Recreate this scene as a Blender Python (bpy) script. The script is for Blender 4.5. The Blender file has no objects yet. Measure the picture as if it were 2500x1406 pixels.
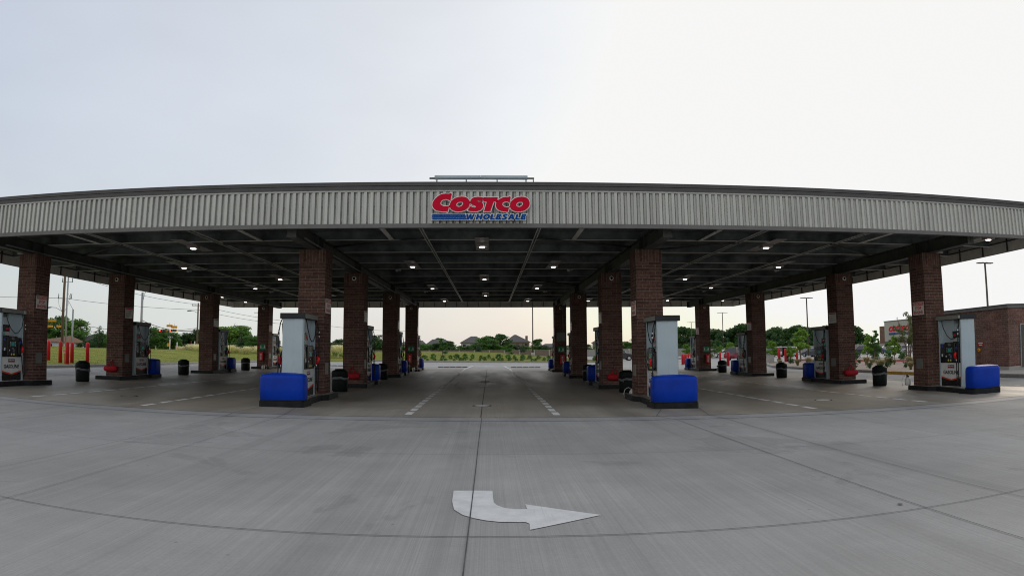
import bpy, math, random
import numpy as np
from mathutils import Vector, Matrix
random.seed(7)
R = math.radians
SC = bpy.context.scene
COL = SC.collection

# ------------------------------------------------------------------ camera
cd = bpy.data.cameras.new('camera')
cam = bpy.data.objects.new('camera', cd)
COL.objects.link(cam)
SC.camera = cam
cd.type = 'PANO'
cd.panorama_type = 'FISHEYE_LENS_POLYNOMIAL'
cd.fisheye_fov = R(170)
cd.sensor_width = 36.0
cd.sensor_fit = 'HORIZONTAL'
cd.fisheye_polynomial_k0 = 0.0
cd.fisheye_polynomial_k1 = -0.04594459715880668
cd.fisheye_polynomial_k2 = -4.56336803049661e-05
cd.fisheye_polynomial_k3 = 2.61359495235419e-05
cd.fisheye_polynomial_k4 = -8.758739330606109e-07
cd.clip_start = 0.05
cd.clip_end = 8000
_r = Vector((0.99934313, -0.03586662, -0.00518575))
_u = Vector((0.00163017, -0.09846045, 0.99513963))
_f = Vector((0.03620289, 0.99449441, 0.09833731))
cam.matrix_world = Matrix(((_r.x, _u.x, -_f.x, -0.063), (_r.y, _u.y, -_f.y, 0.0), (_r.z, _u.z, -_f.z, 1.536), (0, 0, 0, 1)))

# ------------------------------------------------------------------ world and sun
SUN_AZ, SUN_EL = R(50), R(20)          # clockwise from +Y, above the horizon
sund = Vector((math.sin(SUN_AZ)*math.cos(SUN_EL), math.cos(SUN_AZ)*math.cos(SUN_EL), math.sin(SUN_EL)))
W = bpy.data.worlds.new('World'); SC.world = W; W.use_nodes = True
nt = W.node_tree; nt.nodes.clear()
def wn(t, **k):
    n = nt.nodes.new(t)
    for a, b in k.items(): setattr(n, a, b)
    return n
out = wn('ShaderNodeOutputWorld'); bg2 = wn('ShaderNodeBackground')
sky = wn('ShaderNodeTexSky', sky_type='NISHITA', sun_disc=False)
sky.sun_elevation = SUN_EL; sky.sun_rotation = SUN_AZ; sky.air_density = 1.0; sky.dust_density = 3.0; sky.ozone_density = 1.0
tc = wn('ShaderNodeTexCoord')
dot = wn('ShaderNodeVectorMath', operation='DOT_PRODUCT')
nt.links.new(tc.outputs['Generated'], dot.inputs[0]); dot.inputs[1].default_value = sund
def wramp(stops, src):
    r = wn('ShaderNodeValToRGB'); nt.links.new(src, r.inputs[0])
    e = r.color_ramp.elements
    while len(e) > 1: e.remove(e[-1])
    e[0].position, e[0].color = stops[0][0], (*stops[0][1], 1)
    for p, c in stops[1:]:
        q = e.new(p); q.color = (*c, 1)
    return r
mr = wn('ShaderNodeMapRange'); nt.links.new(dot.outputs['Value'], mr.inputs[0])
mr.inputs[1].default_value = -1; mr.inputs[2].default_value = 1
glow = wramp([(0.0, (.92, .91, .89)), (.35, (.76, .76, .77)), (.45, (.56, .585, .63)), (.52, (.53, .57, .65)), (.61, (.58, .615, .685)), (.70, (.62, .65, .70)), (.77, (.675, .695, .73)), (.82, (.72, .735, .76)), (.86, (.775, .785, .795)), (.91, (.80, .80, .795)), (.96, (.79, .78, .765)), (1.0, (.76, .745, .72))], mr.outputs[0])
sep = wn('ShaderNodeSeparateXYZ'); nt.links.new(tc.outputs['Generated'], sep.inputs[0])
hz = wramp([(0.0, (1, 1, 1)), (.06, (.8, .8, .8)), (.12, (.6, .6, .6)), (.26, (.15, .15, .15)), (.42, (0, 0, 0))], sep.outputs[2])
hcol = wramp([(0.0, (.95, .92, .87)), (.30, (.82, .80, .77)), (.42, (.56, .58, .57)), (.50, (.60, .635, .62)), (.64, (.655, .68, .655)), (.74, (.70, .685, .655)), (.82, (.75, .69, .625)), (.90, (.86, .775, .62)), (.96, (.89, .81, .65)), (1.0, (.90, .83, .67))], mr.outputs[0])
mx = wn('ShaderNodeMix', data_type='RGBA')
nt.links.new(hz.outputs[0], mx.inputs[0]); nt.links.new(glow.outputs[0], mx.inputs[6]); nt.links.new(hcol.outputs[0], mx.inputs[7])
# faint high cloud
mpw = wn('ShaderNodeMapping'); mpw.inputs['Scale'].default_value = (1.2, 1.2, 3.0)
nt.links.new(tc.outputs['Generated'], mpw.inputs[0])
nz = wn('ShaderNodeTexNoise'); nz.inputs['Scale'].default_value = 2.2; nz.inputs['Detail'].default_value = 3
nt.links.new(mpw.outputs[0], nz.inputs[0])
nr = wn('ShaderNodeMapRange'); nt.links.new(nz.outputs[0], nr.inputs[0]); nr.inputs[1].default_value = .3; nr.inputs[2].default_value = .7; nr.inputs[3].default_value = .95; nr.inputs[4].default_value = 1.035
zr = wramp([(0.0, (1, 1, 1)), (.54, (1, 1, 1)), (.75, (.9, .9, .9)), (1.0, (.85, .85, .85))], sep.outputs[2])
mz = wn('ShaderNodeMath', operation='MULTIPLY'); nt.links.new(nr.outputs[0], mz.inputs[0]); nt.links.new(zr.outputs[0], mz.inputs[1])
ml = wn('ShaderNodeVectorMath', operation='SCALE')
nt.links.new(mx.outputs[2], ml.inputs[0]); nt.links.new(mz.outputs[0], ml.inputs[3])
sks = wn('ShaderNodeVectorMath', operation='SCALE'); nt.links.new(sky.outputs[0], sks.inputs[0]); sks.inputs[3].default_value = .03
ads = wn('ShaderNodeVectorMath', operation='ADD'); nt.links.new(ml.outputs[0], ads.inputs[0]); nt.links.new(sks.outputs[0], ads.inputs[1])
mns = wn('ShaderNodeVectorMath', operation='MINIMUM'); nt.links.new(ads.outputs[0], mns.inputs[0]); mns.inputs[1].default_value = (.93, .925, .92)
nt.links.new(mns.outputs[0], bg2.inputs[0]); bg2.inputs[1].default_value = 1.0
nt.links.new(bg2.outputs[0], out.inputs[0])
sl = bpy.data.lights.new('sun', 'SUN'); sl.energy = 0.6; sl.angle = R(14); sl.color = (1.0, .86, .70)
so = bpy.data.objects.new('sun', sl); COL.objects.link(so)
so.rotation_euler = sund.to_track_quat('Z', 'Y').to_euler(); so.location = (40, 60, 60)
SC.view_settings.view_transform = 'Standard'
try: SC.view_settings.look = 'None'
except Exception: pass
SC.view_settings.exposure = 0.0; SC.view_settings.gamma = 1.0
SC.cycles.max_bounces = 8; SC.cycles.diffuse_bounces = 4; SC.cycles.transparent_max_bounces = 16
SC.cycles.use_adaptive_sampling = True; SC.cycles.pixel_filter_type = 'BLACKMAN_HARRIS'; SC.cycles.filter_width = 1.05
try: SC.cycles.use_denoising = True
except Exception: pass

# ------------------------------------------------------------------ materials
def mat(name, c, rough=.6, metal=0.0, var=.12, vscale=4.0, bump=0.0, bscale=60.0, emit=None, estr=0.0, coat=0.0, spec=.3, c2=None, stretch=None, trans=0.0):
    m = bpy.data.materials.new(name); m.use_nodes = True
    t = m.node_tree; b = t.nodes['Principled BSDF']
    b.inputs['Roughness'].default_value = rough; b.inputs['Metallic'].default_value = metal
    b.inputs['Specular IOR Level'].default_value = spec; b.inputs['Coat Weight'].default_value = coat
    b.inputs['Coat Roughness'].default_value = .15
    tcn = t.nodes.new('ShaderNodeTexCoord'); src = tcn.outputs['Object']
    if stretch:
        mp = t.nodes.new('ShaderNodeMapping'); mp.inputs['Scale'].default_value = stretch
        t.links.new(src, mp.inputs[0]); src = mp.outputs[0]
    if var > 0 or c2:
        n = t.nodes.new('ShaderNodeTexNoise'); n.inputs['Scale'].default_value = vscale; n.inputs['Detail'].default_value = 6; n.inputs['Roughness'].default_value = .6
        t.links.new(src, n.inputs[0])
        r = t.nodes.new('ShaderNodeValToRGB'); t.links.new(n.outputs[0], r.inputs[0])
        ca = tuple(min(1, x*(1-var)) for x in c); cb = c2 if c2 else tuple(min(1, x*(1+var)) for x in c)
        r.color_ramp.elements[0].position = .34; r.color_ramp.elements[1].position = .66
        r.color_ramp.elements[0].color = (*ca, 1); r.color_ramp.elements[1].color = (*cb, 1)
        t.links.new(r.outputs[0], b.inputs['Base Color'])
    else: b.inputs['Base Color'].default_value = (*c, 1)
    if bump > 0:
        n2 = t.nodes.new('ShaderNodeTexNoise'); n2.inputs['Scale'].default_value = bscale; n2.inputs['Detail'].default_value = 4
        t.links.new(src, n2.inputs[0])
        bp = t.nodes.new('ShaderNodeBump'); bp.inputs['Strength'].default_value = bump; bp.inputs['Distance'].default_value = .01
        t.links.new(n2.outputs[0], bp.inputs['Height']); t.links.new(bp.outputs[0], b.inputs['Normal'])
    if emit:
        b.inputs['Emission Color'].default_value = (*emit, 1); b.inputs['Emission Strength'].default_value = estr
    return m

def nodes_of(m): return m.node_tree, m.node_tree.nodes['Principled BSDF']

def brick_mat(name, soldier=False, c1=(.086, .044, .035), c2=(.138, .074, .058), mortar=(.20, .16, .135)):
    m = bpy.data.materials.new(name); m.use_nodes = True; t, b = nodes_of(m)
    tcn = t.nodes.new('ShaderNodeTexCoord'); s = t.nodes.new('ShaderNodeSeparateXYZ'); t.links.new(tcn.outputs['Object'], s.inputs[0])
    a = t.nodes.new('ShaderNodeMath'); a.operation = 'ADD'; t.links.new(s.outputs[0], a.inputs[0]); t.links.new(s.outputs[1], a.inputs[1])
    cb = t.nodes.new('ShaderNodeCombineXYZ')
    if soldier: t.links.new(s.outputs[2], cb.inputs[0]); t.links.new(a.outputs[0], cb.inputs[1])
    else: t.links.new(a.outputs[0], cb.inputs[0]); t.links.new(s.outputs[2], cb.inputs[1])
    br = t.nodes.new('ShaderNodeTexBrick'); t.links.new(cb.outputs[0], br.inputs[0])
    br.offset = 0.0 if soldier else 0.5; br.squash = 1.0
    br.inputs['Scale'].default_value = 1.0; br.inputs['Mortar Size'].default_value = .0065; br.inputs['Mortar Smooth'].default_value = .15
    br.inputs['Bias'].default_value = -.1; br.inputs['Brick Width'].default_value = .4064; br.inputs['Row Height'].default_value = .1016
    br.inputs['Color1'].default_value = (*c1, 1); br.inputs['Color2'].default_value = (*c2, 1); br.inputs['Mortar'].default_value = (*mortar, 1)
    n = t.nodes.new('ShaderNodeTexNoise'); n.inputs['Scale'].default_value = 14; n.inputs['Detail'].default_value = 6; t.links.new(tcn.outputs['Object'], n.inputs[0])
    mrn = t.nodes.new('ShaderNodeMapRange'); t.links.new(n.outputs[0], mrn.inputs[0]); mrn.inputs[1].default_value = .3; mrn.inputs[2].default_value = .7; mrn.inputs[3].default_value = .72; mrn.inputs[4].default_value = 1.3
    n3 = t.nodes.new('ShaderNodeTexNoise'); n3.inputs['Scale'].default_value = 1.1; n3.inputs['Detail'].default_value = 2; t.links.new(tcn.outputs['Object'], n3.inputs[0])
    mr3 = t.nodes.new('ShaderNodeMapRange'); t.links.new(n3.outputs[0], mr3.inputs[0]); mr3.inputs[1].default_value = .3; mr3.inputs[2].default_value = .7; mr3.inputs[3].default_value = .85; mr3.inputs[4].default_value = 1.18
    mm = t.nodes.new('ShaderNodeMath'); mm.operation = 'MULTIPLY'; t.links.new(mrn.outputs[0], mm.inputs[0]); t.links.new(mr3.outputs[0], mm.inputs[1])
    sc = t.nodes.new('ShaderNodeVectorMath'); sc.operation = 'SCALE'; t.links.new(br.outputs[0], sc.inputs[0]); t.links.new(mm.outputs[0], sc.inputs[3])
    t.links.new(sc.outputs[0], b.inputs['Base Color']); b.inputs['Roughness'].default_value = .9; b.inputs['Specular IOR Level'].default_value = .15
    bp = t.nodes.new('ShaderNodeBump'); bp.inputs['Strength'].default_value = .5; bp.inputs['Distance'].default_value = .006; bp.invert = True
    t.links.new(br.outputs['Fac'], bp.inputs['Height']); t.links.new(bp.outputs[0], b.inputs['Normal'])
    return m

def concrete_mat(name, base, warm, broom=True, streak=.0, rough=.7, rlow=.5, joint=0):
    """poured concrete: broom lines along Y, cloudy tone, a few damp patches"""
    m = bpy.data.materials.new(name); m.use_nodes = True; t, b = nodes_of(m); N = t.nodes.new; L = t.links.new
    tcn = N('ShaderNodeTexCoord'); P = tcn.outputs['Object']
    def noise(scale, det=5, stretch=None, rgh=.55, dist=0.0):
        n = N('ShaderNodeTexNoise'); n.inputs['Scale'].default_value = scale; n.inputs['Detail'].default_value = det; n.inputs['Roughness'].default_value = rgh; n.inputs['Distortion'].default_value = dist
        if stretch:
            mp = N('ShaderNodeMapping'); mp.inputs['Scale'].default_value = stretch; L(P, mp.inputs[0]); L(mp.outputs[0], n.inputs[0])
        else: L(P, n.inputs[0])
        return n.outputs[0]
    def rng(src, a, b_, c, d):
        q = N('ShaderNodeMapRange'); L(src, q.inputs[0])
        for i, v in enumerate((a, b_, c, d)): q.inputs[i+1].default_value = v
        return q.outputs[0]
    def mul(a, c):
        q = N('ShaderNodeMath'); q.operation = 'MULTIPLY'; L(a, q.inputs[0]); L(c, q.inputs[1]); return q.outputs[0]
    f = rng(noise(.22, 4), .3, .7, .84, 1.13)
    f = mul(f, rng(noise(1.3, 6, None, .65), .3, .7, .93, 1.06))
    f = mul(f, rng(noise(40, 3), .3, .7, .95, 1.05))
    wear = noise(1.0, 4, (.9, .10, 1), .6)
    f = mul(f, rng(wear, .35, .65, 1 - streak - .03, 1.04 + streak*.3))
    damp = noise(.33, 7, None, .62, .6)
    f = mul(f, rng(damp, .575, .60, 1.0, .87))
    spots = noise(2.7, 2, None, .5)
    f = mul(f, rng(spots, .74, .78, 1.0, .82))
    sp_ = N('ShaderNodeSeparateXYZ'); L(P, sp_.inputs[0])
    def cell(sock, off, w):
        q = N('ShaderNodeMath'); q.operation = 'ADD'; L(sock, q.inputs[0]); q.inputs[1].default_value = off
        d_ = N('ShaderNodeMath'); d_.operation = 'DIVIDE'; L(q.outputs[0], d_.inputs[0]); d_.inputs[1].default_value = w
        fl_ = N('ShaderNodeMath'); fl_.operation = 'FLOOR'; L(d_.outputs[0], fl_.inputs[0]); return fl_.outputs[0]
    cv_ = N('ShaderNodeCombineXYZ'); L(cell(sp_.outputs[0], .25, 4.3), cv_.inputs[0]); L(cell(sp_.outputs[1], -5.08, 4.02), cv_.inputs[1])
    wz = N('ShaderNodeTexWhiteNoise'); wz.noise_dimensions = '2D'; L(cv_.outputs[0], wz.inputs['Vector'])
    f = mul(f, rng(wz.outputs[0], 0, 1, .965, 1.03))
    f = mul(f, rng(noise(1.0, 3, (1.6, .045, 1), .6, .3), .56, .66, 1.0, .90))     # tyre tracks
    vo = N('ShaderNodeTexVoronoi'); vo.feature = 'DISTANCE_TO_EDGE' if False else 'F1'; vo.inputs['Scale'].default_value = 1.7; L(P, vo.inputs[0])
    f = mul(f, rng(vo.outputs['Distance'], .018, .035, .72, 1.0))                   # drips
    if broom:
        l1 = noise(1.0, 3, (26, .10, 1), .8); l2 = noise(1.0, 2, (90, .25, 1), .7)
        f = mul(f, rng(l1, .3, .7, .93, 1.07)); f = mul(f, rng(l2, .3, .7, .92, 1.08))
    cr = N('ShaderNodeMix'); cr.data_type = 'RGBA'; L(rng(noise(.15, 3), .35, .65, 0, 1), cr.inputs[0])
    cr.inputs[6].default_value = (*base, 1); cr.inputs[7].default_value = (*warm, 1)
    sc = N('ShaderNodeVectorMath'); sc.operation = 'SCALE'; L(cr.outputs[2], sc.inputs[0]); L(f, sc.inputs[3])
    L(sc.outputs[0], b.inputs['Base Color'])
    L(rng(wear, .3, .7, rlow, rough), b.inputs['Roughness']); b.inputs['Specular IOR Level'].default_value = .22 if rlow > .5 else .4
    bp = N('ShaderNodeBump'); bp.inputs['Strength'].default_value = .35; bp.inputs['Distance'].default_value = .004
    L(noise(1.0, 3, (70, 1.0, 1) if broom else (8, 8, 8), .8), bp.inputs['Height']); L(bp.outputs[0], b.inputs['Normal'])
    return m

def leaf_mat(name, a, c):
    m = bpy.data.materials.new(name); m.use_nodes = True; t, b = nodes_of(m); N = t.nodes.new; L = t.links.new
    tcn = N('ShaderNodeTexCoord'); n = N('ShaderNodeTexNoise'); n.inputs['Scale'].default_value = .9; n.inputs['Detail'].default_value = 4; L(tcn.outputs['Object'], n.inputs[0])
    oi = N('ShaderNodeObjectInfo'); ad = N('ShaderNodeMath'); ad.operation = 'MULTIPLY_ADD'; L(oi.outputs['Random'], ad.inputs[0]); ad.inputs[1].default_value = .35; L(n.outputs[0], ad.inputs[2])
    mrn = N('ShaderNodeMapRange'); L(ad.outputs[0], mrn.inputs[0]); mrn.inputs[1].default_value = .4; mrn.inputs[2].default_value = .95
    mxx = N('ShaderNodeMix'); mxx.data_type = 'RGBA'; L(mrn.outputs[0], mxx.inputs[0]); mxx.inputs[6].default_value = (*a, 1); mxx.inputs[7].default_value = (*c, 1)
    L(mxx.outputs[2], b.inputs['Base Color']); b.inputs['Roughness'].default_value = .55
    tr = N('ShaderNodeBsdfTranslucent'); L(mxx.outputs[2], tr.inputs[0]); ms = N('ShaderNodeMixShader'); ms.inputs[0].default_value = .35
    o = t.nodes['Material Output']; L(b.outputs[0], ms.inputs[1]); L(tr.outputs[0], ms.inputs[2]); L(ms.outputs[0], o.inputs[0])
    return m

M = {}
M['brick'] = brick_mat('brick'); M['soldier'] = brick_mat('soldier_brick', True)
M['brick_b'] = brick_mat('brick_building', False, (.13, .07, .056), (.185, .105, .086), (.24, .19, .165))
M['conc'] = concrete_mat('forecourt_concrete', (.318, .318, .312), (.292, .288, .278), True, 0, .85, .72)
M['slab'] = concrete_mat('station_slab', (.335, .310, .270), (.235, .203, .156), True, .16, .66, .42)
M['band'] = concrete_mat('trowelled_band', (.33, .335, .335), (.29, .29, .29), False, .05, .7, .6)
M['pave'] = concrete_mat('outer_paving', (.30, .30, .30), (.27, .265, .255), False)
M['curbc'] = mat('curb_concrete', (.28, .27, .255), .85, var=.15, bump=.3)
M['yellow'] = mat('yellow_curb_paint', (.62, .33, .02), .6, var=.15, bump=.2)
M['redcurb'] = mat('red_curb_paint', (.42, .06, .06), .6, var=.2)
M['paint'] = mat('road_paint', (.66, .66, .64), .7, var=.22, vscale=9, bump=.2)
M['paintw'] = mat('fresh_road_paint', (.60, .605, .61), .65, var=.10, vscale=5, bump=.3, bscale=30)
def worn(m, under, st=(22, .5, 1), lo=.60, hi=.70):
    t, b = nodes_of(m); N = t.nodes.new; L = t.links.new; lk = b.inputs['Base Color'].links[0].from_socket
    tcn = N('ShaderNodeTexCoord'); mp = N('ShaderNodeMapping'); mp.inputs['Scale'].default_value = st; L(tcn.outputs['Object'], mp.inputs[0])
    n = N('ShaderNodeTexNoise'); n.inputs['Scale'].default_value = 1.5; n.inputs['Detail'].default_value = 7; n.inputs['Roughness'].default_value = .75; L(mp.outputs[0], n.inputs[0])
    r = N('ShaderNodeMapRange'); L(n.outputs[0], r.inputs[0]); r.inputs[1].default_value = lo; r.inputs[2].default_value = hi; r.inputs[4].default_value = .8
    mx_ = N('ShaderNodeMix'); mx_.data_type = 'RGBA'; L(r.outputs[0], mx_.inputs[0]); L(lk, mx_.inputs[6]); mx_.inputs[7].default_value = (*under, 1); L(mx_.outputs[2], b.inputs['Base Color'])
worn(M['paintw'], (.33, .33, .33)); worn(M['paint'], (.30, .29, .26), (6, 6, 1), .55, .70)
M['paintold'] = mat('worn_road_paint', (.20, .19, .16), .7, var=.25, vscale=14)
M['joint'] = mat('joint_sealant', (.085, .085, .087), .8, var=.3, vscale=3)
M['crack'] = mat('saw_cut', (.11, .108, .105), .8, var=.3, vscale=3)
M['black'] = mat('black_curb_paint', (.014, .015, .017), .55, spec=.15, var=.35, vscale=6, bump=.2)
M['cap'] = mat('fascia_cap_metal', (.085, .082, .082), .6, 0, var=.08)
M['rib'] = mat('ribbed_metal', (.50, .50, .465), .45, .1, var=.09, vscale=.8, stretch=(1.4, 1.4, .5))
M['trim'] = mat('fascia_trim', (.45, .45, .43), .45, .1, var=.05)
M['dtrim'] = mat('fascia_bottom_trim', (.15, .145, .14), .6, 0, var=.08)
M['inner'] = mat('fascia_inner_sheet', (.78, .74, .65), .7, 0, var=.08)
M['rail'] = mat('inner_rib', (.06, .06, .06), .6, .2)
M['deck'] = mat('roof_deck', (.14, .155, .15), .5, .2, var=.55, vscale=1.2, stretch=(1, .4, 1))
M['beam'] = mat('painted_steel_beam', (.085, .085, .08), .55, .1, var=.2, vscale=2)
M['purlin'] = mat('galvanised_purlin', (.66, .64, .58), .5, .1, var=.15, vscale=3)
M['lamp'] = mat('lamp_lens', (.9, .9, .9), .3, var=0, emit=(1, .90, .86), estr=4)
M['lamph'] = mat('lamp_housing', (.38, .34, .32), .5, .2)
M['white'] = mat('white_enamel', (.62, .62, .61), .4, var=.06)
M['sign'] = mat('sign_white', (.66, .63, .58), .5, var=.05)
M['signr'] = mat('sign_red', (.45, .015, .02), .5, var=.06)
M['cred'] = mat('letter_red', (.60, .002, .03), .5, var=.05, spec=.1)
M['cblue'] = mat('letter_blue', (.004, .06, .26), .5, var=.05, spec=.1)
M['cwhite'] = mat('letter_white', (.86, .86, .84), .5, var=.03)
M['disp'] = mat('pump_sheet_metal', (.42, .50, .54), .4, .15, var=.04, vscale=2)
M['dcap'] = mat('pump_cap', (.018, .02, .023), .55, var=.1)
M['dcapl'] = mat('pump_cap_side', (.20, .20, .18), .6, var=.08)
M['dblk'] = mat('pump_black_plastic', (.012, .012, .013), .25, var=.2)
M['grayp'] = mat('grey_plastic', (.12, .12, .12), .4)
M['screen'] = mat('pump_display', (.015, .10, .09), .15, var=.05, emit=(.04, .30, .26), estr=.12)
M['ylw'] = mat('yellow_label', (.62, .60, .02), .4, var=.05)
M['blu'] = mat('blue_label', (.03, .05, .30), .4, var=.1)
M['red'] = mat('red_plastic', (.62, .012, .012), .32, var=.05)
M['orange'] = mat('chevron_red', (.55, .05, .01), .4)
M['rubber'] = mat('black_rubber', (.012, .012, .013), .5, var=.1)
M['steel'] = mat('bright_steel', (.5, .5, .5), .25, .9, var=.05)
M['cover'] = mat('blue_cover_plastic', (.0, .036, .37), .5, var=.22, vscale=1.3, spec=.2, bump=.06, bscale=5)
M['bin'] = mat('black_bin', (.009, .011, .011), .55, spec=.1, var=.2)
M['bag'] = mat('clear_bag', (.12, .125, .13), .3, var=.2)
M['bollard'] = mat('bollard_red', (.52, .012, .022), .42, var=.08, vscale=6)
M['bagr'] = mat('red_bag_fabric', (.36, .008, .016), .75, var=.2, bump=.4, bscale=40)
M['green'] = mat('sign_green', (.012, .20, .075), .4, var=.08)
M['jug'] = mat('jug_plastic', (.55, .55, .52), .4, var=.05)
M['wood'] = mat('pole_wood', (.15, .10, .075), .85, var=.3, vscale=3, stretch=(4, 4, .3), bump=.3)
M['pgray'] = mat('pole_grey', (.30, .32, .33), .5, .4, var=.1)
M['pdark'] = mat('pole_bronze', (.085, .07, .055), .5, .3)
M['sigy'] = mat('signal_yellow', (.65, .30, .02), .5)
M['sigr'] = mat('signal_red_lens', (.5, .02, .01), .3, var=0, emit=(1, .06, .03), estr=6)
M['wire'] = mat('cable', (.03, .03, .03), .6, var=0)
M['roofg'] = mat('shingles_grey', (.10, .095, .095), .9, var=.2, vscale=6)
M['roofb'] = mat('shingles_brown', (.20, .12, .085), .9, var=.2, vscale=6)
M['wallh'] = mat('house_brick', (.20, .15, .125), .9, var=.2, vscale=5)
M['wallw'] = mat('house_siding', (.50, .55, .62), .7, var=.05)
M['fence'] = mat('brick_fence', (.19, .145, .12), .9, var=.15, vscale=5)
M['grass'] = None
M['mulch'] = mat('gravel_mulch', (.30, .24, .20), .95, var=.45, vscale=18, bump=.6, bscale=14)
M['bark'] = mat('bark', (.16, .125, .10), .9, var=.25, vscale=5, bump=.4)
M['leafd'] = leaf_mat('leaves_dark', (.032, .090, .024), (.075, .165, .038))
M['leafm'] = leaf_mat('leaves_mid', (.058, .155, .028), (.135, .28, .048))
M['straw2'] = leaf_mat('dry_grass', (.26, .24, .10), (.42, .36, .18))
M['leafg'] = leaf_mat('leaves_fresh', (.085, .20, .03), (.19, .34, .05))
M['leafl'] = leaf_mat('leaves_light', (.12, .27, .03), (.24, .42, .05))
M['leafo'] = leaf_mat('leaves_olive', (.07, .10, .03), (.17, .19, .05))
M['straw'] = leaf_mat('straw_grass', (.72, .68, .38), (.92, .88, .58))
M['leafy'] = leaf_mat('leaves_conifer', (.014, .045, .026), (.034, .085, .042))
M['doorm'] = mat('steel_door', (.08, .075, .065), .5)
M['stone'] = mat('concrete_base', (.36, .34, .31), .8, var=.1)
M['storew'] = mat('store_panel', (.36, .355, .34), .6, var=.04)
M['glass'] = mat('car_glass', (.02, .025, .03), .08, var=0, spec=.8)
M['tyre'] = mat('tyre', (.015, .015, .015), .8)
M['estop'] = mat('estop_yellow', (.60, .32, .01), .4)
M['ebox'] = mat('electric_box', (.16, .165, .15), .5, .2)

def grass_mat():
    m = bpy.data.materials.new('grass_ground'); m.use_nodes = True; t, b = nodes_of(m); N = t.nodes.new; L = t.links.new
    tcn = N('ShaderNodeTexCoord')
    n = N('ShaderNodeTexNoise'); n.inputs['Scale'].default_value = .35; n.inputs['Detail'].default_value = 8; n.inputs['Roughness'].default_value = .7
    mp = N('ShaderNodeMapping'); mp.inputs['Scale'].default_value = (.5, 1.6, 1); L(tcn.outputs['Object'], mp.inputs[0]); L(mp.outputs[0], n.inputs[0])
    r = N('ShaderNodeValToRGB'); L(n.outputs[0], r.inputs[0]); e = r.color_ramp.elements
    e[0].position = .30; e[0].color = (.12, .165, .025, 1); e[1].position = .70; e[1].color = (.32, .30, .075, 1)
    q = e.new(.5); q.color = (.21, .235, .045, 1)
    n2 = N('ShaderNodeTexNoise'); n2.inputs['Scale'].default_value = 9; n2.inputs['Detail'].default_value = 5; L(tcn.outputs['Object'], n2.inputs[0])
    mrn = N('ShaderNodeMapRange'); L(n2.outputs[0], mrn.inputs[0]); mrn.inputs[1].default_value = .3; mrn.inputs[2].default_value = .7; mrn.inputs[3].default_value = .6; mrn.inputs[4].default_value = 1.35
    sc = N('ShaderNodeVectorMath'); sc.operation = 'SCALE'; L(r.outputs[0], sc.inputs[0]); L(mrn.outputs[0], sc.inputs[3])
    L(sc.outputs[0], b.inputs['Base Color']); b.inputs['Roughness'].default_value = .95; b.inputs['Specular IOR Level'].default_value = .1
    bp = N('ShaderNodeBump'); bp.inputs['Strength'].default_value = .8; bp.inputs['Distance'].default_value = .08; L(n2.outputs[0], bp.inputs['Height']); L(bp.outputs[0], b.inputs['Normal'])
    return m
M['grass'] = grass_mat()
def panel_tone(m, wx, amt, ax=0):
    t, b = nodes_of(m); N = t.nodes.new; L = t.links.new; lk = b.inputs['Base Color'].links[0].from_socket
    g_ = N('ShaderNodeNewGeometry'); sx = N('ShaderNodeSeparateXYZ'); L(g_.outputs['Position'], sx.inputs[0])
    ad = N('ShaderNodeMath'); ad.operation = 'ADD'; L(sx.outputs[0], ad.inputs[0]); L(sx.outputs[1], ad.inputs[1])
    dv = N('ShaderNodeMath'); dv.operation = 'DIVIDE'; L(ad.outputs[0], dv.inputs[0]); dv.inputs[1].default_value = wx
    fl = N('ShaderNodeMath'); fl.operation = 'FLOOR'; L(dv.outputs[0], fl.inputs[0])
    wnz = N('ShaderNodeTexWhiteNoise'); wnz.noise_dimensions = '1D'; L(fl.outputs[0], wnz.inputs['W'])
    r = N('ShaderNodeMapRange'); L(wnz.outputs[0], r.inputs[0]); r.inputs[3].default_value = 1-amt; r.inputs[4].default_value = 1+amt
    mp = N('ShaderNodeMapping'); mp.inputs['Scale'].default_value = (9, 9, .7); L(g_.outputs['Position'], mp.inputs[0])
    n = N('ShaderNodeTexNoise'); n.inputs['Scale'].default_value = 1.0; n.inputs['Detail'].default_value = 4; L(mp.outputs[0], n.inputs[0])
    r2 = N('ShaderNodeMapRange'); L(n.outputs[0], r2.inputs[0]); r2.inputs[1].default_value = .3; r2.inputs[2].default_value = .7; r2.inputs[3].default_value = .90; r2.inputs[4].default_value = 1.08
    mu = N('ShaderNodeMath'); mu.operation = 'MULTIPLY'; L(r.outputs[0], mu.inputs[0]); L(r2.outputs[0], mu.inputs[1])
    sc = N('ShaderNodeVectorMath'); sc.operation = 'SCALE'; L(lk, sc.inputs[0]); L(mu.outputs[0], sc.inputs[3]); L(sc.outputs[0], b.inputs['Base Color'])
panel_tone(M['rib'], .875, .035)

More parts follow.
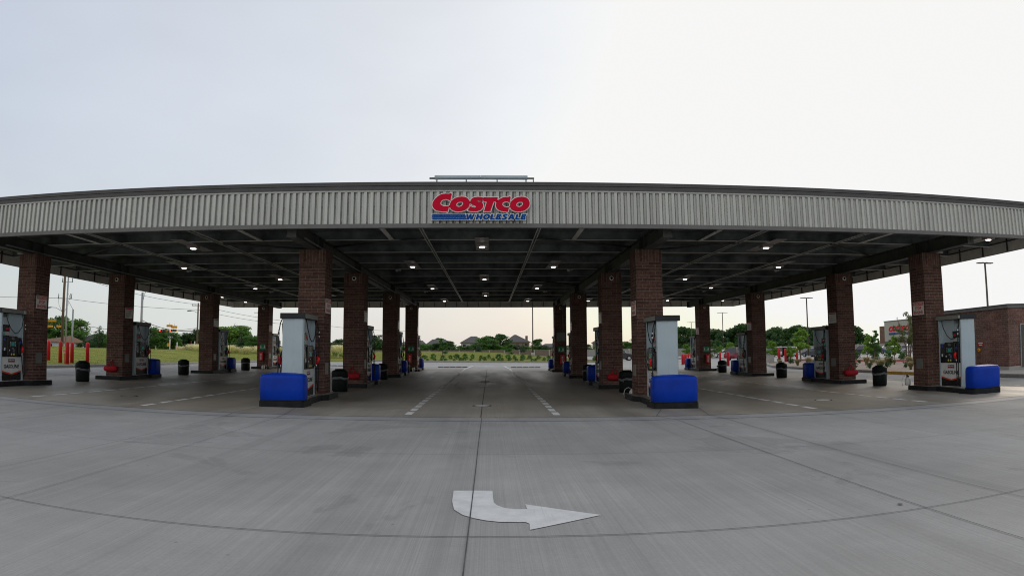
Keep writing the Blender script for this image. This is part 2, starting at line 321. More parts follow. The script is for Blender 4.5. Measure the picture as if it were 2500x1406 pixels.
# ------------------------------------------------------------------ mesh helpers
class MB:
    def __init__(s): s.v = []; s.f = []; s.m = []; s.sm = []; s.mats = []
    def mi(s, m):
        m = M[m] if isinstance(m, str) else m
        if m not in s.mats: s.mats.append(m)
        return s.mats.index(m)
    def add(s, vs, fs, m, smooth=False):
        o = len(s.v); k = s.mi(m); s.v += [tuple(p) for p in vs]
        for f in fs: s.f.append(tuple(i+o for i in f)); s.m.append(k); s.sm.append(smooth)
        return s
    def box(s, x0, x1, y0, y1, z0, z1, m):
        return s.add([(x0, y0, z0), (x1, y0, z0), (x1, y1, z0), (x0, y1, z0), (x0, y0, z1), (x1, y0, z1), (x1, y1, z1), (x0, y1, z1)],
                     [(0, 3, 2, 1), (4, 5, 6, 7), (0, 1, 5, 4), (1, 2, 6, 5), (2, 3, 7, 6), (3, 0, 4, 7)], m)
    def bbox(s, x0, x1, y0, y1, z0, z1, m, b=.01):
        """box with chamfered edges"""
        def ring(z, i): return [(x0+i, y0, z), (x1-i, y0, z), (x1, y0+i, z), (x1, y1-i, z), (x1-i, y1, z), (x0+i, y1, z), (x0, y1-i, z), (x0, y0+i, z)]
        def inset(z): return [(x0+b*1.0, y0+b, z), (x1-b, y0+b, z), (x1-b, y0+b, z), (x1-b, y1-b, z), (x1-b, y1-b, z), (x0+b, y1-b, z), (x0+b, y1-b, z), (x0+b, y0+b, z)]
        vs = inset(z0)+ring(z0+b, b)+ring(z1-b, b)+inset(z1)
        fs = []
        for k in range(3):
            for i in range(8):
                j = (i+1) % 8; fs.append((k*8+i, k*8+j, k*8+8+j, k*8+8+i))
        fs += [tuple(reversed((0, 2, 4, 6))), (24, 26, 28, 30)]
        return s.add(vs, fs, m)
    def prism(s, pts, z0, z1, m, zf=None):
        n = len(pts); zf = zf or (lambda x, y: 0)
        vs = [(x, y, z0+zf(x, y)) for x, y in pts]+[(x, y, z1+zf(x, y)) for x, y in pts]
        fs = [tuple(range(n-1, -1, -1)), tuple(range(n, 2*n))]+[(i, (i+1) % n, n+(i+1) % n, n+i) for i in range(n)]
        return s.add(vs, fs, m)
    def cyl(s, p0, p1, r0, r1, m, n=12, caps=True, smooth=True):
        return s.tube([p0, p1], [r0, r1], m, n, caps, smooth)
    def tube(s, pts, rs, m, n=8, caps=True, smooth=True):
        pts = [Vector(p) for p in pts]; rs = rs if isinstance(rs, (list, tuple)) else [rs]*len(pts)
        o = len(s.v); k = s.mi(m); ref = None
        for i, p in enumerate(pts):
            d = (pts[min(i+1, len(pts)-1)]-pts[max(i-1, 0)])
            if d.length < 1e-9: d = Vector((0, 0, 1))
            d.normalize()
            if ref is None: ref = d.orthogonal().normalized()
            ref = (ref-d*ref.dot(d)).normalized(); b = d.cross(ref)
            for j in range(n):
                a = 2*math.pi*j/n; q = p+(ref*math.cos(a)+b*math.sin(a))*rs[i]; s.v.append(tuple(q))
        for i in range(len(pts)-1):
            for j in range(n):
                j2 = (j+1) % n; s.f.append((o+i*n+j, o+i*n+j2, o+(i+1)*n+j2, o+(i+1)*n+j)); s.m.append(k); s.sm.append(smooth)
        if caps:
            s.f.append(tuple(o+j for j in range(n-1, -1, -1))); s.m.append(k); s.sm.append(False)
            e = o+(len(pts)-1)*n; s.f.append(tuple(e+j for j in range(n))); s.m.append(k); s.sm.append(False)
        return s
    def lathe(s, prof, m, n=20, cx=0, cy=0, smooth=True):
        o = len(s.v); k = s.mi(m)
        for r, z in prof:
            for j in range(n):
                a = 2*math.pi*j/n; s.v.append((cx+r*math.cos(a), cy+r*math.sin(a), z))
        for i in range(len(prof)-1):
            for j in range(n):
                j2 = (j+1) % n; s.f.append((o+i*n+j, o+i*n+j2, o+(i+1)*n+j2, o+(i+1)*n+j)); s.m.append(k); s.sm.append(smooth)
        if prof[0][0] > 1e-6: s.f.append(tuple(o+j for j in range(n-1, -1, -1))); s.m.append(k); s.sm.append(False)
        if prof[-1][0] > 1e-6:
            e = o+(len(prof)-1)*n; s.f.append(tuple(e+j for j in range(n))); s.m.append(k); s.sm.append(False)
        return s
    def build(s, name, parent=None, loc=(0, 0, 0), rotz=0):
        me = bpy.data.meshes.new(name); me.from_pydata(s.v, [], s.f)
        for m in s.mats: me.materials.append(m)
        me.polygons.foreach_set('material_index', s.m); me.polygons.foreach_set('use_smooth', s.sm); me.update()
        o = bpy.data.objects.new(name, me); COL.objects.link(o)
        if parent: o.parent = parent
        o.location = loc; o.rotation_euler = (0, 0, rotz)
        return o
def tag(o, label=None, cat=None, group=None, kind=None):
    if label: o['label'] = label
    if cat: o['category'] = cat
    if group: o['group'] = group
    if kind: o['kind'] = kind
    return o
def thing(name, label, cat, loc=(0, 0, 0), rotz=0, group=None):
    o = bpy.data.objects.new(name, None); COL.objects.link(o); o.empty_display_size = .2
    o.location = loc; o.rotation_euler = (0, 0, rotz)
    return tag(o, label, cat, group)
KIDS = {}
def prime(root): KIDS[root.name] = [(c, [g for g in bpy.data.objects if g.parent == c]) for c in bpy.data.objects if c.parent == root]
def dup(root, loc, rotz=0, label=None, group=None, scale=None):
    if root.name not in KIDS: prime(root)
    r = root.copy(); COL.objects.link(r); r.location = loc; r.rotation_euler = (0, 0, rotz)
    if scale: r.scale = scale if isinstance(scale, tuple) else (scale,)*3
    if label: r['label'] = label
    if group: r['group'] = group
    for ch, gs in KIDS[root.name]:
        c = ch.copy(); COL.objects.link(c); c.parent = r
        for g in gs:
            d = g.copy(); COL.objects.link(d); d.parent = c
    return r
def remove_tree(root):
    for ch in [o for o in bpy.data.objects if o.parent == root]:
        for g in [o for o in bpy.data.objects if o.parent == ch]: bpy.data.objects.remove(g)
        bpy.data.objects.remove(ch)
    bpy.data.objects.remove(root)
def curve_mesh(splines=None, text=None, off=0.0, ext=0.0, shear=0.0, res=6):
    """filled outlines (closed polylines or a text) as verts and faces in their own plane"""
    if text is not None:
        c = bpy.data.curves.new('t', 'FONT'); c.body = text; c.size = 1; c.shear = shear; c.resolution_u = res; c.space_character = 1.02
    else:
        c = bpy.data.curves.new('t', 'CURVE'); c.dimensions = '2D'; c.fill_mode = 'BOTH'
        for pts in splines:
            sp = c.splines.new('POLY'); sp.points.add(len(pts)-1); sp.use_cyclic_u = True
            for q, (x, y) in zip(sp.points, pts): q.co = (x, y, 0, 1)
    c.offset = off; c.extrude = ext
    o = bpy.data.objects.new('t', c); COL.objects.link(o); dg = bpy.context.evaluated_depsgraph_get()
    me = bpy.data.meshes.new_from_object(o.evaluated_get(dg)); vs = [v.co[:] for v in me.vertices]; fs = [tuple(p.vertices) for p in me.polygons]
    bpy.data.objects.remove(o); bpy.data.curves.remove(c); bpy.data.meshes.remove(me)
    return vs, fs
def text_on(mb, text, org, U, V, w, h, m, off=.02, shear=0.0, out=.003):
    """text fitted to a w x h box whose lower left corner is org, in the plane of unit vectors U and V"""
    vs, fs = curve_mesh(text=text, off=off, shear=shear, res=3)
    xs = [v[0] for v in vs]; ys = [v[1] for v in vs]; x0, x1, y0, y1 = min(xs), max(xs), min(ys), max(ys)
    U, V, org = Vector(U), Vector(V), Vector(org); Nn = U.cross(V)
    pts = [org+U*((v[0]-x0)/(x1-x0)*w)+V*((v[1]-y0)/(y1-y0)*h)+Nn*out for v in vs]
    return mb.add(pts, fs, m)
def spline(pts, k=5):
    o = []; n = len(pts)
    for i in range(n):
        p0, p1, p2, p3 = (Vector(pts[(i+d) % n]) for d in (-1, 0, 1, 2))
        for j in range(k):
            t = j/k; q = .5*((2*p1)+(p2-p0)*t+(2*p0-5*p1+4*p2-p3)*t*t+(3*p1-p0-3*p2+p3)*t**3); o.append((q.x, q.y))
    return o
def hang(a, b, sag, n=10):
    a, b = Vector(a), Vector(b)
    return [a.lerp(b, i/n)-Vector((0, 0, sag*4*(i/n)*(1-i/n))) for i in range(n+1)]

GX = -0.0086694
def gz(x): return GX*max(-60.0, min(110.0, x))
XS = [-15.88, -5.45, 4.81, 15.08]
YS = [18.87, 24.77, 33.79, 42.84]
ROWN = ['front row', 'second row', 'third row', 'back row']
LANE = ['far left', 'centre left', 'centre right', 'far right']
TOPZ = 4.549

# ------------------------------------------------------------------ the ground and paving
PAVED = [(-24.3, -60), (-24.3, 50), (-23.2, 58), (-19.5, 66.5), (-13.5, 71.1), (14.0, 71.1), (15.0, 74), (15.0, 134), (170, 134), (170, -60)]
def sdist(X, Y, poly):
    """distance outside the polygon (negative inside)"""
    d = np.full(X.shape, 1e9); ins = np.zeros(X.shape, bool); n = len(poly)
    for i in range(n):
        (x0, y0), (x1, y1) = poly[i], poly[(i+1) % n]; ex, ey = x1-x0, y1-y0
        t = np.clip(((X-x0)*ex+(Y-y0)*ey)/(ex*ex+ey*ey), 0, 1)
        d = np.minimum(d, np.hypot(X-x0-t*ex, Y-y0-t*ey))
        c = (y0 > Y) != (y1 > Y); ins ^= c & (X < (x1-x0)*(Y-y0)/((y1-y0) if y1 != y0 else 1e-9)+x0)
    return np.where(ins, -d, d)
def sm(t): t = np.clip(t, 0, 1); return t*t*(3-2*t)
def terrain(X, Y):
    X = np.asarray(X, float); Y = np.asarray(Y, float)
    d = sdist(X, Y, PAVED); g = GX*np.clip(X, -60, 110)
    left = X < -18
    up = np.where(left, .90, .92)*sm(d/np.where(left, 21, 17.5)); dn = sm((d-26)/30)*.42
    wob = .05*np.sin(X*.31+1.3)*np.sin(Y*.27)+.03*np.sin(X*.9)*np.sin(Y*.8+2)
    z = np.where(d <= 0, g-.25, np.clip(g, -.3, .21)+.09+up-dn+wob*sm(d/6))
    far = sm((Y-134)/20)*(X > 15); z = np.where((d > 0) & (X > 15), g*1.0-.1, z)
    return z
def tz(x, y): return float(terrain([[x]], [[y]])[0, 0])
gx_ = np.unique(np.concatenate([np.linspace(-3000, -210, 12), np.arange(-200, -60, 4), np.arange(-60, 30, 1.0), np.arange(30, 180, 4), np.linspace(190, 3000, 12)]))
gy_ = np.unique(np.concatenate([np.linspace(-600, -60, 6), np.arange(-60, 20, 5), np.arange(20, 112, 1.0), np.arange(112, 270, 4), np.linspace(280, 4000, 14)]))
XX, YY = np.meshgrid(gx_, gy_); ZZ = terrain(XX, YY)
nx, ny = len(gx_), len(gy_)
gv = np.stack([XX, YY, ZZ], -1).reshape(-1, 3).tolist()
gf = [(j*nx+i, j*nx+i+1, (j+1)*nx+i+1, (j+1)*nx+i) for j in range(ny-1) for i in range(nx-1)]
g = MB().add(gv, gf, 'grass', True).build('ground'); tag(g, kind='structure')
def sheet(name, pts, dz, m, step=None):
    b = MB(); n = len(pts); vs = [(x, y, gz(x)+dz) for x, y in pts]; b.add(vs, [tuple(range(n))], m)
    return tag(b.build(name), kind='structure')
def strip_sheet(name, x0, x1, y0, y1, dz, m, n=1):
    b = MB(); xs = [x0+(x1-x0)*i/n for i in range(n+1)]
    vs = [(x, y, gz(x)+dz) for x in xs for y in (y0, y1)]; b.add(vs, [(2*i, 2*i+2, 2*i+3, 2*i+1) for i in range(n)], m)
    return tag(b.build(name), kind='structure')
# outer paving (lighter), then the forecourt, the trowelled band and the slab under the canopy
b = MB(); pv = PAVED
b.add([(x, y, gz(x)-.012) for x, y in [(-24.3, -60), (-24.3, 50), (-23.2, 58), (-19.5, 66.5), (-13.5, 71.1), (14, 71.1), (15, 74), (15, 134), (15, -60)]], [(0, 1, 2, 3, 4, 5, 8), (5, 6, 7, 8)][:1]+[(5, 6, 8)], 'pave')
b.add([(x, y, gz(x)-.012) for x, y in [(15, -60), (15, 134), (110, 134), (110, -60), (170, 134), (170, -60)]], [(0, 3, 2, 1), (3, 5, 4, 2)], 'pave')
tag(b.build('outer_paving'), kind='structure')
strip_sheet('forecourt', -23.9, 21.6, -30, 13.32, -.006, 'conc')
strip_sheet('trowelled_strip', -23.9, 21.6, 13.32, 14.02, -.004, 'band')
strip_sheet('station_floor', -18.9, 17.6, 14.02, 48.2, -.002, 'slab')
strip_sheet('side_lane', -23.9, -18.9, 14.02, 48.2, -.004, 'conc'); strip_sheet('side_lane', 17.6, 21.6, 14.02, 48.2, -.004, 'conc')
def line(name, x0, y0, x1, y1, w, m, dz=.002, seg=6, wob=0):
    b = MB(); dx, dy = x1-x0, y1-y0; L = math.hypot(dx, dy); nx_, ny_ = -dy/L*w/2, dx/L*w/2; vs = []
    for i in range(seg+1):
        t = i/seg; o = wob*math.sin(i*1.7+x0)
        for s in (-1, 1):
            x = x0+dx*t+s*nx_+ny_*o*0+(-dy/L)*o; y = y0+dy*t+s*ny_+(dx/L)*o; vs.append((x, y, gz(x)+dz))
    b.add(vs, [(2*i, 2*i+1, 2*i+3, 2*i+2) for i in range(seg)], m); return tag(b.build(name), kind='structure')
for y, w, m in ((5.08, .011, 'joint'), (9.1, .007, 'crack'), (13.32, .02, 'crack'), (14.02, .016, 'crack')):
    line('pavement_joint', -23.9, y, 21.6, y, w, m, .003, 12, .004)
for x, y0, y1, w, m in ((-.25, -6, 14, .011, 'joint'), (-.27, 14, 48, .022, 'joint'), (4.0, -6, 13.3, .011, 'joint'), (5.1, -6, 13.3, .009, 'crack'), (-4.7, -6, 13.3, .007, 'crack'), (-5.88, -6, 13.3, .006, 'crack'),
                        (8.6, -6, 9.1, .006, 'crack'), (-10.0, -6, 13.3, .006, 'crack')):
    line('pavement_joint', x, y0, x, y1, w, m, .0045, 10, .003)
for a in ((4.0, 13.3, 3.75, 14.05), (3.75, 14.05, 4.3, 15.6), (5.1, 13.3, 5.0, 14.0), (5.0, 14.0, 5.35, 15.7), (-4.7, 13.3, -4.75, 14.0), (-4.75, 14.0, -5.0, 15.6), (-5.88, 13.3, -6.0, 14.0), (-6.0, 14.0, -5.95, 15.7)):
    line('pavement_joint', *a, .014, 'crack', .004, 3)
vs = [(3.86+.028*math.cos(a*.5236), 5.32+.028*math.sin(a*.5236), gz(3.86)+.0045) for a in range(12)]; tag(MB().add(vs, [tuple(range(12))], 'crack').build('pavement_plug'), kind='structure')
# painted lane lines
def dashes(name, xc, w, y0, yd, y1):
    b = MB(); y = y0; k = 0
    while y < yd:
        x0 = xc-w/2+random.uniform(-.008, .008); l = .65+random.uniform(-.03, .03)
        b.add([(x0, y, gz(x0)+.002), (x0+w, y, gz(x0+w)+.002), (x0+w+.004, y+l, gz(x0+w)+.002), (x0, y+l, gz(x0)+.002)], [(0, 1, 2, 3)], 'paint'); y += .91
    if y1 > y: b.add([(xc-w/2, y, gz(xc)+.002), (xc+w/2, y, gz(xc)+.002), (xc+w/2, y1, gz(xc)+.002), (xc-w/2, y1, gz(xc)+.002)], [(0, 1, 2, 3)], 'paint')
    return b
for nm, xc, y0, yd, y1, e in (('a', -1.97, 14.5, 33.5, 48.0, (.38, 56.6)), ('b', 1.50, 14.5, 33.5, 48.2, (-.28, 56.6)), ('c', -12.33, 14.7, 46, 48, None), ('d', -8.7, 14.6, 46, 48, None), ('e', 8.08, 14.65, 46, 48, None), ('f', 11.6, 14.7, 46, 48, None)):
    b = dashes('lane_line', xc, .16, y0, yd, y1)
    if e: b.add([(xc-.08, y1, gz(xc)+.0035), (xc+.08, y1, gz(xc)+.0035), (xc+.08+e[0], e[1], gz(xc)+.0035), (xc-.08+e[0], e[1], gz(xc)+.0035)], [(0, 1, 2, 3)], 'paint')
    tag(b.build('lane_line'), kind='structure')
ARR = [(-.46, 6.76), (-.25, 6.765), (-.04, 6.76), (-.036, 6.5), (-.03, 6.24), (0, 6.13), (.07, 6.02), (.18, 5.965), (.29, 5.97), (.28, 6.16), (.96, 5.71), (.27, 5.27), (.28, 5.46), (.25, 5.51), (.03, 5.52), (-.10, 5.57), (-.21, 5.645), (-.32, 5.76), (-.41, 5.95), (-.45, 6.3)]
vs, fs = curve_mesh(splines=[ARR]); tag(MB().add([(x, y, gz(x)+.001) for x, y, z in vs], fs, 'paintw').build('turn_arrow'), kind='structure')
vs, fs = curve_mesh(splines=[[(-.28, 28.2), (.14, 29.1), (-.07, 29.1), (-.07, 30.3), (-.50, 30.3), (-.50, 29.1), (-.68, 29.1)]]); tag(MB().add([(x, y, gz(x)+.001) for x, y, z in vs], fs, 'paintold').build('faded_arrow'), kind='structure')
b = MB()
for x, y, l in ((-19.15, 23.9, .5), (-19.1, 25.2, .7), (-19.1, 27.1, .7), (-18.9, 34.4, .9), (-18.95, 37.2, .9), (18.2, 24.3, .6), (18.2, 25.3, .5), (18.2, 27.0, .6), (18.3, 28.2, .6), (18.2, 17.4, .7), (18.4, 18.6, .2), (-19.1, 29.0, .7), (18.3, 30.0, .7), (18.3, 33.0, .8)):
    b.add([(x-.06, y, gz(x)+.003), (x+.06, y, gz(x)+.003), (x+.06, y+l, gz(x)+.003), (x-.06, y+l, gz(x)+.003)], [(0, 1, 2, 3)], 'paint')
for x, y, l in ((-20.6, 29.2, 1.0), (19.75, 29.4, .5)): b.add([(x-.1, y, gz(x)+.003), (x+.1, y, gz(x)+.003), (x+.1, y+l, gz(x)+.003), (x-.1, y+l, gz(x)+.003)], [(0, 1, 2, 3)], 'paint')
tag(b.build('side_lane_markings'), kind='structure')
# kerbs
def curb(name, pts, m, w=.32, h=.15, dz=0):
    b = MB(); n = len(pts); P2 = [Vector((p[0], p[1])) for p in pts]; vs = []
    for i, p in enumerate(P2):
        d = (P2[min(i+1, n-1)]-P2[max(i-1, 0)]).normalized(); q = Vector((d.y, -d.x))   # outer side to the right
        for off, z in ((0, -.05), (.02, h-.03), (.05, h), (w, h), (w, -.2)): r = p-q*off; vs.append((r.x, r.y, gz(r.x)+z+dz))
    b.add(vs, [(5*i+k, 5*i+k+1, 5*(i+1)+k+1, 5*(i+1)+k) for i in range(n-1) for k in range(4)], m)
    return tag(b.build(name), kind='structure')
cl_ = [(-24.3, -20), (-24.3, 20), (-24.3, 50), (-24.0, 54), (-23.2, 58), (-21.7, 62.5), (-19.5, 66.5), (-16.8, 69.2), (-13.5, 70.9), (-9, 71.1), (14, 71.1), (15, 72.5), (15, 80)]
curb('curb', cl_, 'curbc')
# right-hand beds and walk
def island(name, pts, m_edge, m_top, h=.15, inset=.18, dt=-.03):
    b = MB(); n = len(pts); c = Vector((sum(p[0] for p in pts)/n, sum(p[1] for p in pts)/n)); P2 = [Vector(p) for p in pts]
    inn = []
    for i, p in enumerate(P2):
        e1 = (p-P2[i-1]).normalized(); e2 = (P2[(i+1) % n]-p).normalized(); nn = (Vector((-e1.y, e1.x))+Vector((-e2.y, e2.x))).normalized(); inn.append(p+nn*inset)
    V = [(p.x, p.y, gz(p.x)-.1) for p in P2]+[(p.x, p.y, gz(p.x)+h) for p in P2]+[(p.x, p.y, gz(p.x)+h) for p in inn]+[(p.x, p.y, gz(p.x)+h+dt) for p in inn]
    F = []
    for k in range(3): F += [(k*n+i, k*n+(i+1) % n, (k+1)*n+(i+1) % n, (k+1)*n+i) for i in range(n)]
    b.add(V, F, m_edge); b.add(V[3*n:], [tuple(range(n))], m_top); return tag(b.build(name), kind='structure')
island('sidewalk', [(21.9, 12.0), (60, 12.0), (60, 31.0), (22.1, 31.0)], 'curbc', 'stone', .15, .2, 0)
curb('yellow_curb', [(21.88, 31.6), (21.88, 27), (21.88, 22.6)][::-1], 'yellow', .24, .158)
island('planting_bed', [(22.0, 31.05), (38.5, 31.05), (37.4, 42), (36.4, 47.6), (34.4, 53.6), (31.8, 58.2), (29.2, 60.6), (26.6, 57.2), (24.0, 51.5), (22.1, 46.5)], 'curbc', 'mulch')
curb('red_curb', [(37.5, 42), (36.5, 47.6), (34.5, 53.6), (31.9, 58.3), (29.2, 60.8), (27.5, 59.0)], 'redcurb', .22, .165)
island('planting_bed', [(41.5, 44), (46, 44), (46, 70), (36.5, 72), (36.5, 66), (39.0, 58)], 'redcurb', 'mulch')
island('planting_bed', [(17.5, 92), (44, 92), (44, 95), (17.5, 95)], 'curbc', 'mulch')

# ------------------------------------------------------------------ islands, columns, covers
CDX = {0: (.06, .03, -.06, -.17), 1: (-.02, -.02, .01, .04)}   # how far each guard sits off its column line
def make_island(i, j):
    xc, yc = XS[i], YS[j]; s = 1 if j else -1        # s: side the pump is on
    t = thing('pump_island', 'low black edged concrete pump island of the %s in the %s' % (ROWN[j], LANE[i]) + ' lane line', 'pump island', (xc, yc, gz(xc)), 0, 'pump islands under the canopy')
    wide, nar = .66, .49
    e = 3.18 if j == 0 else 2.77; a = .42 if j == 0 else .50
    side = [(wide-.03, -a-.02 if j == 0 else -.89), (wide, -a+.02 if j == 0 else -.85), (wide, .52), (nar, .80), (nar, e-1.05), (.61, e-.95), (.61, e-.08), (.54, e)]
    if j == 0: side = [(wide-.03, -.45), (wide, -.40), (wide, .70), (nar, .95), (nar, e-.85), (.605, e-.75), (.605, e-.08), (.54, e)]
    pts = [(x, y*s) for x, y in side]+[(-x, y*s) for x, y in reversed(side)]
    pts = [(x+(CDX[min(j, 1)][i] if abs(y) > e-1.0 else 0), y) for x, y in pts]
    if s < 0: pts = pts[::-1]
    def ins(k): return [(x-math.copysign(min(k, abs(x)), x), y-math.copysign(k, y-(1.2*s)) if abs(abs(y)-abs(side[0][1])) < .06 or abs(abs(y)-e) < .09 else y) for x, y in pts]
    b = MB(); n = len(pts); I1 = ins(.015); I2 = ins(.06)
    V = [(x, y, -.03) for x, y in pts]+[(x, y, .13) for x, y in pts]+[(x, y, .15) for x, y in I1]+[(x, y, .15) for x, y in I2]
    F = []
    for k in range(3): F += [(k*n+q, k*n+(q+1) % n, (k+1)*n+(q+1) % n, (k+1)*n+q) for q in range(n)]
    b.add(V, F, 'black'); b.build('curb_edge', t)
    MB().add([(x, y, .15) for x, y in I2], [tuple(range(n))], 'slab').build('island_top', t)
for j in range(4):
    for i in range(4): make_island(i, j)
EXTRA = {(0, 0): 'with red and white stop engine sign', (3, 0): 'with red and white stop engine sign', (1, 0): 'behind the front pump', (2, 0): 'behind the front pump',
         (2, 3): 'with grey electric box and conduit'}
for j in range(4):
    for i in range(4):
        xc, yc = XS[i], YS[j]; zb = gz(xc)+.15; h = 4.143-zb
        if j == 1: ex = 'with red bag hanging on it'
        elif j == 3 and i != 2: ex = 'with green sign and red extinguisher box'
        else: ex = EXTRA.get((i, j), 'with round camera near its top')
        t = thing('brick_column', 'dark brick canopy column %s, %s, %s' % (ex, ROWN[j], LANE[i]), 'column', (xc, yc, zb), 0, 'brick columns holding up the canopy')
        H = .4064
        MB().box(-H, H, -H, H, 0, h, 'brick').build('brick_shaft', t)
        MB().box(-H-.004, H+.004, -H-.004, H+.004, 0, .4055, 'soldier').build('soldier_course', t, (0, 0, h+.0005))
        sx = 1 if i < 2 else -1
        b = MB(); b.bbox(H*sx-.01, H*sx+.012, -.23+.0, .12, .57, .92, 'ebox', .004) if sx > 0 else b.bbox(-H-.012, -H+.01, -.12, .23, .57, .92, 'ebox', .004); b.build('cover_plate', t)
        if i == 2 and j == 3:
            MB().bbox(-.28, .31, -H-.12, -H, 1.95, 2.56, 'ebox', .01).build('electric_box', t)
            MB().tube([(.17, -H-.05, 2.56), (.17, -H-.05, h+.4)], .025, 'pgray').build('conduit', t)
def rounded_cover():
    b = MB(); hx, hy, r, z0, z1 = .60, .275, .17, .03, .725
    def ring(z, k, n=5):
        o = []
        for qx, qy, a0 in ((1, 1, 0), (-1, 1, 90), (-1, -1, 180), (1, -1, 270)):
            for m_ in range(n+1):
                a = R(a0+90*m_/n); rr = max(r-k, .02); o.append((qx*(hx-r)+rr*math.cos(a), qy*(hy-r)+rr*math.sin(a), z))
        return o
    rings = [ring(z0, .02), ring(z0+.02, 0), ring(z0+.3, -.004), ring(z1-.15, 0)]
    for a in (15, 32, 50, 70, 90): rings.append(ring(z1-.15+.115*math.sin(R(a)), .12*(1-math.cos(R(a)))))
    n = len(rings[0]); V = sum(rings, []); F = [(k*n+i, k*n+(i+1) % n, (k+1)*n+(i+1) % n, (k+1)*n+i) for k in range(len(rings)-1) for i in range(n)]
    b.add(V, F, 'cover', True)
    last = rings[-1]; V2 = last+[(x*.6, y*.6, z+.022) for x, y, z in last]+[(0, 0, z1-.005)]
    b.add(V2, [(i, (i+1) % n, n+(i+1) % n, n+i) for i in range(n)]+[(n+i, n+(i+1) % n, 2*n) for i in range(n)], 'cover', True)
    b.add([(x, y, z0) for x, y, z in rings[0]], [tuple(reversed(range(n)))], 'cover'); return b
def cover_label(i, j): return 'blue plastic guard at the end of the %s %s pump island' % (ROWN[j], LANE[i])
cv = thing('bollard_cover', cover_label(0, 0), 'guard', (XS[0]+CDX[0][0], YS[0]-2.92, gz(XS[0])+.15), 0, 'blue guards at the island ends')
rounded_cover().build('cover_shell', cv)
MB().bbox(-.56, .56, -.25, .25, .001, .04, 'dblk', .008).build('base_flange', cv)
for j in range(4):
    for i in range(4):
        if i == 0 and j == 0: continue
        y = YS[j]-2.92 if j == 0 else YS[j]+2.38
        dup(cv, (XS[i]+CDX[min(j, 1)][i], y, gz(XS[i])+.15), 0, cover_label(i, j), None, (1, 1 if j == 0 else 1.3, 1))

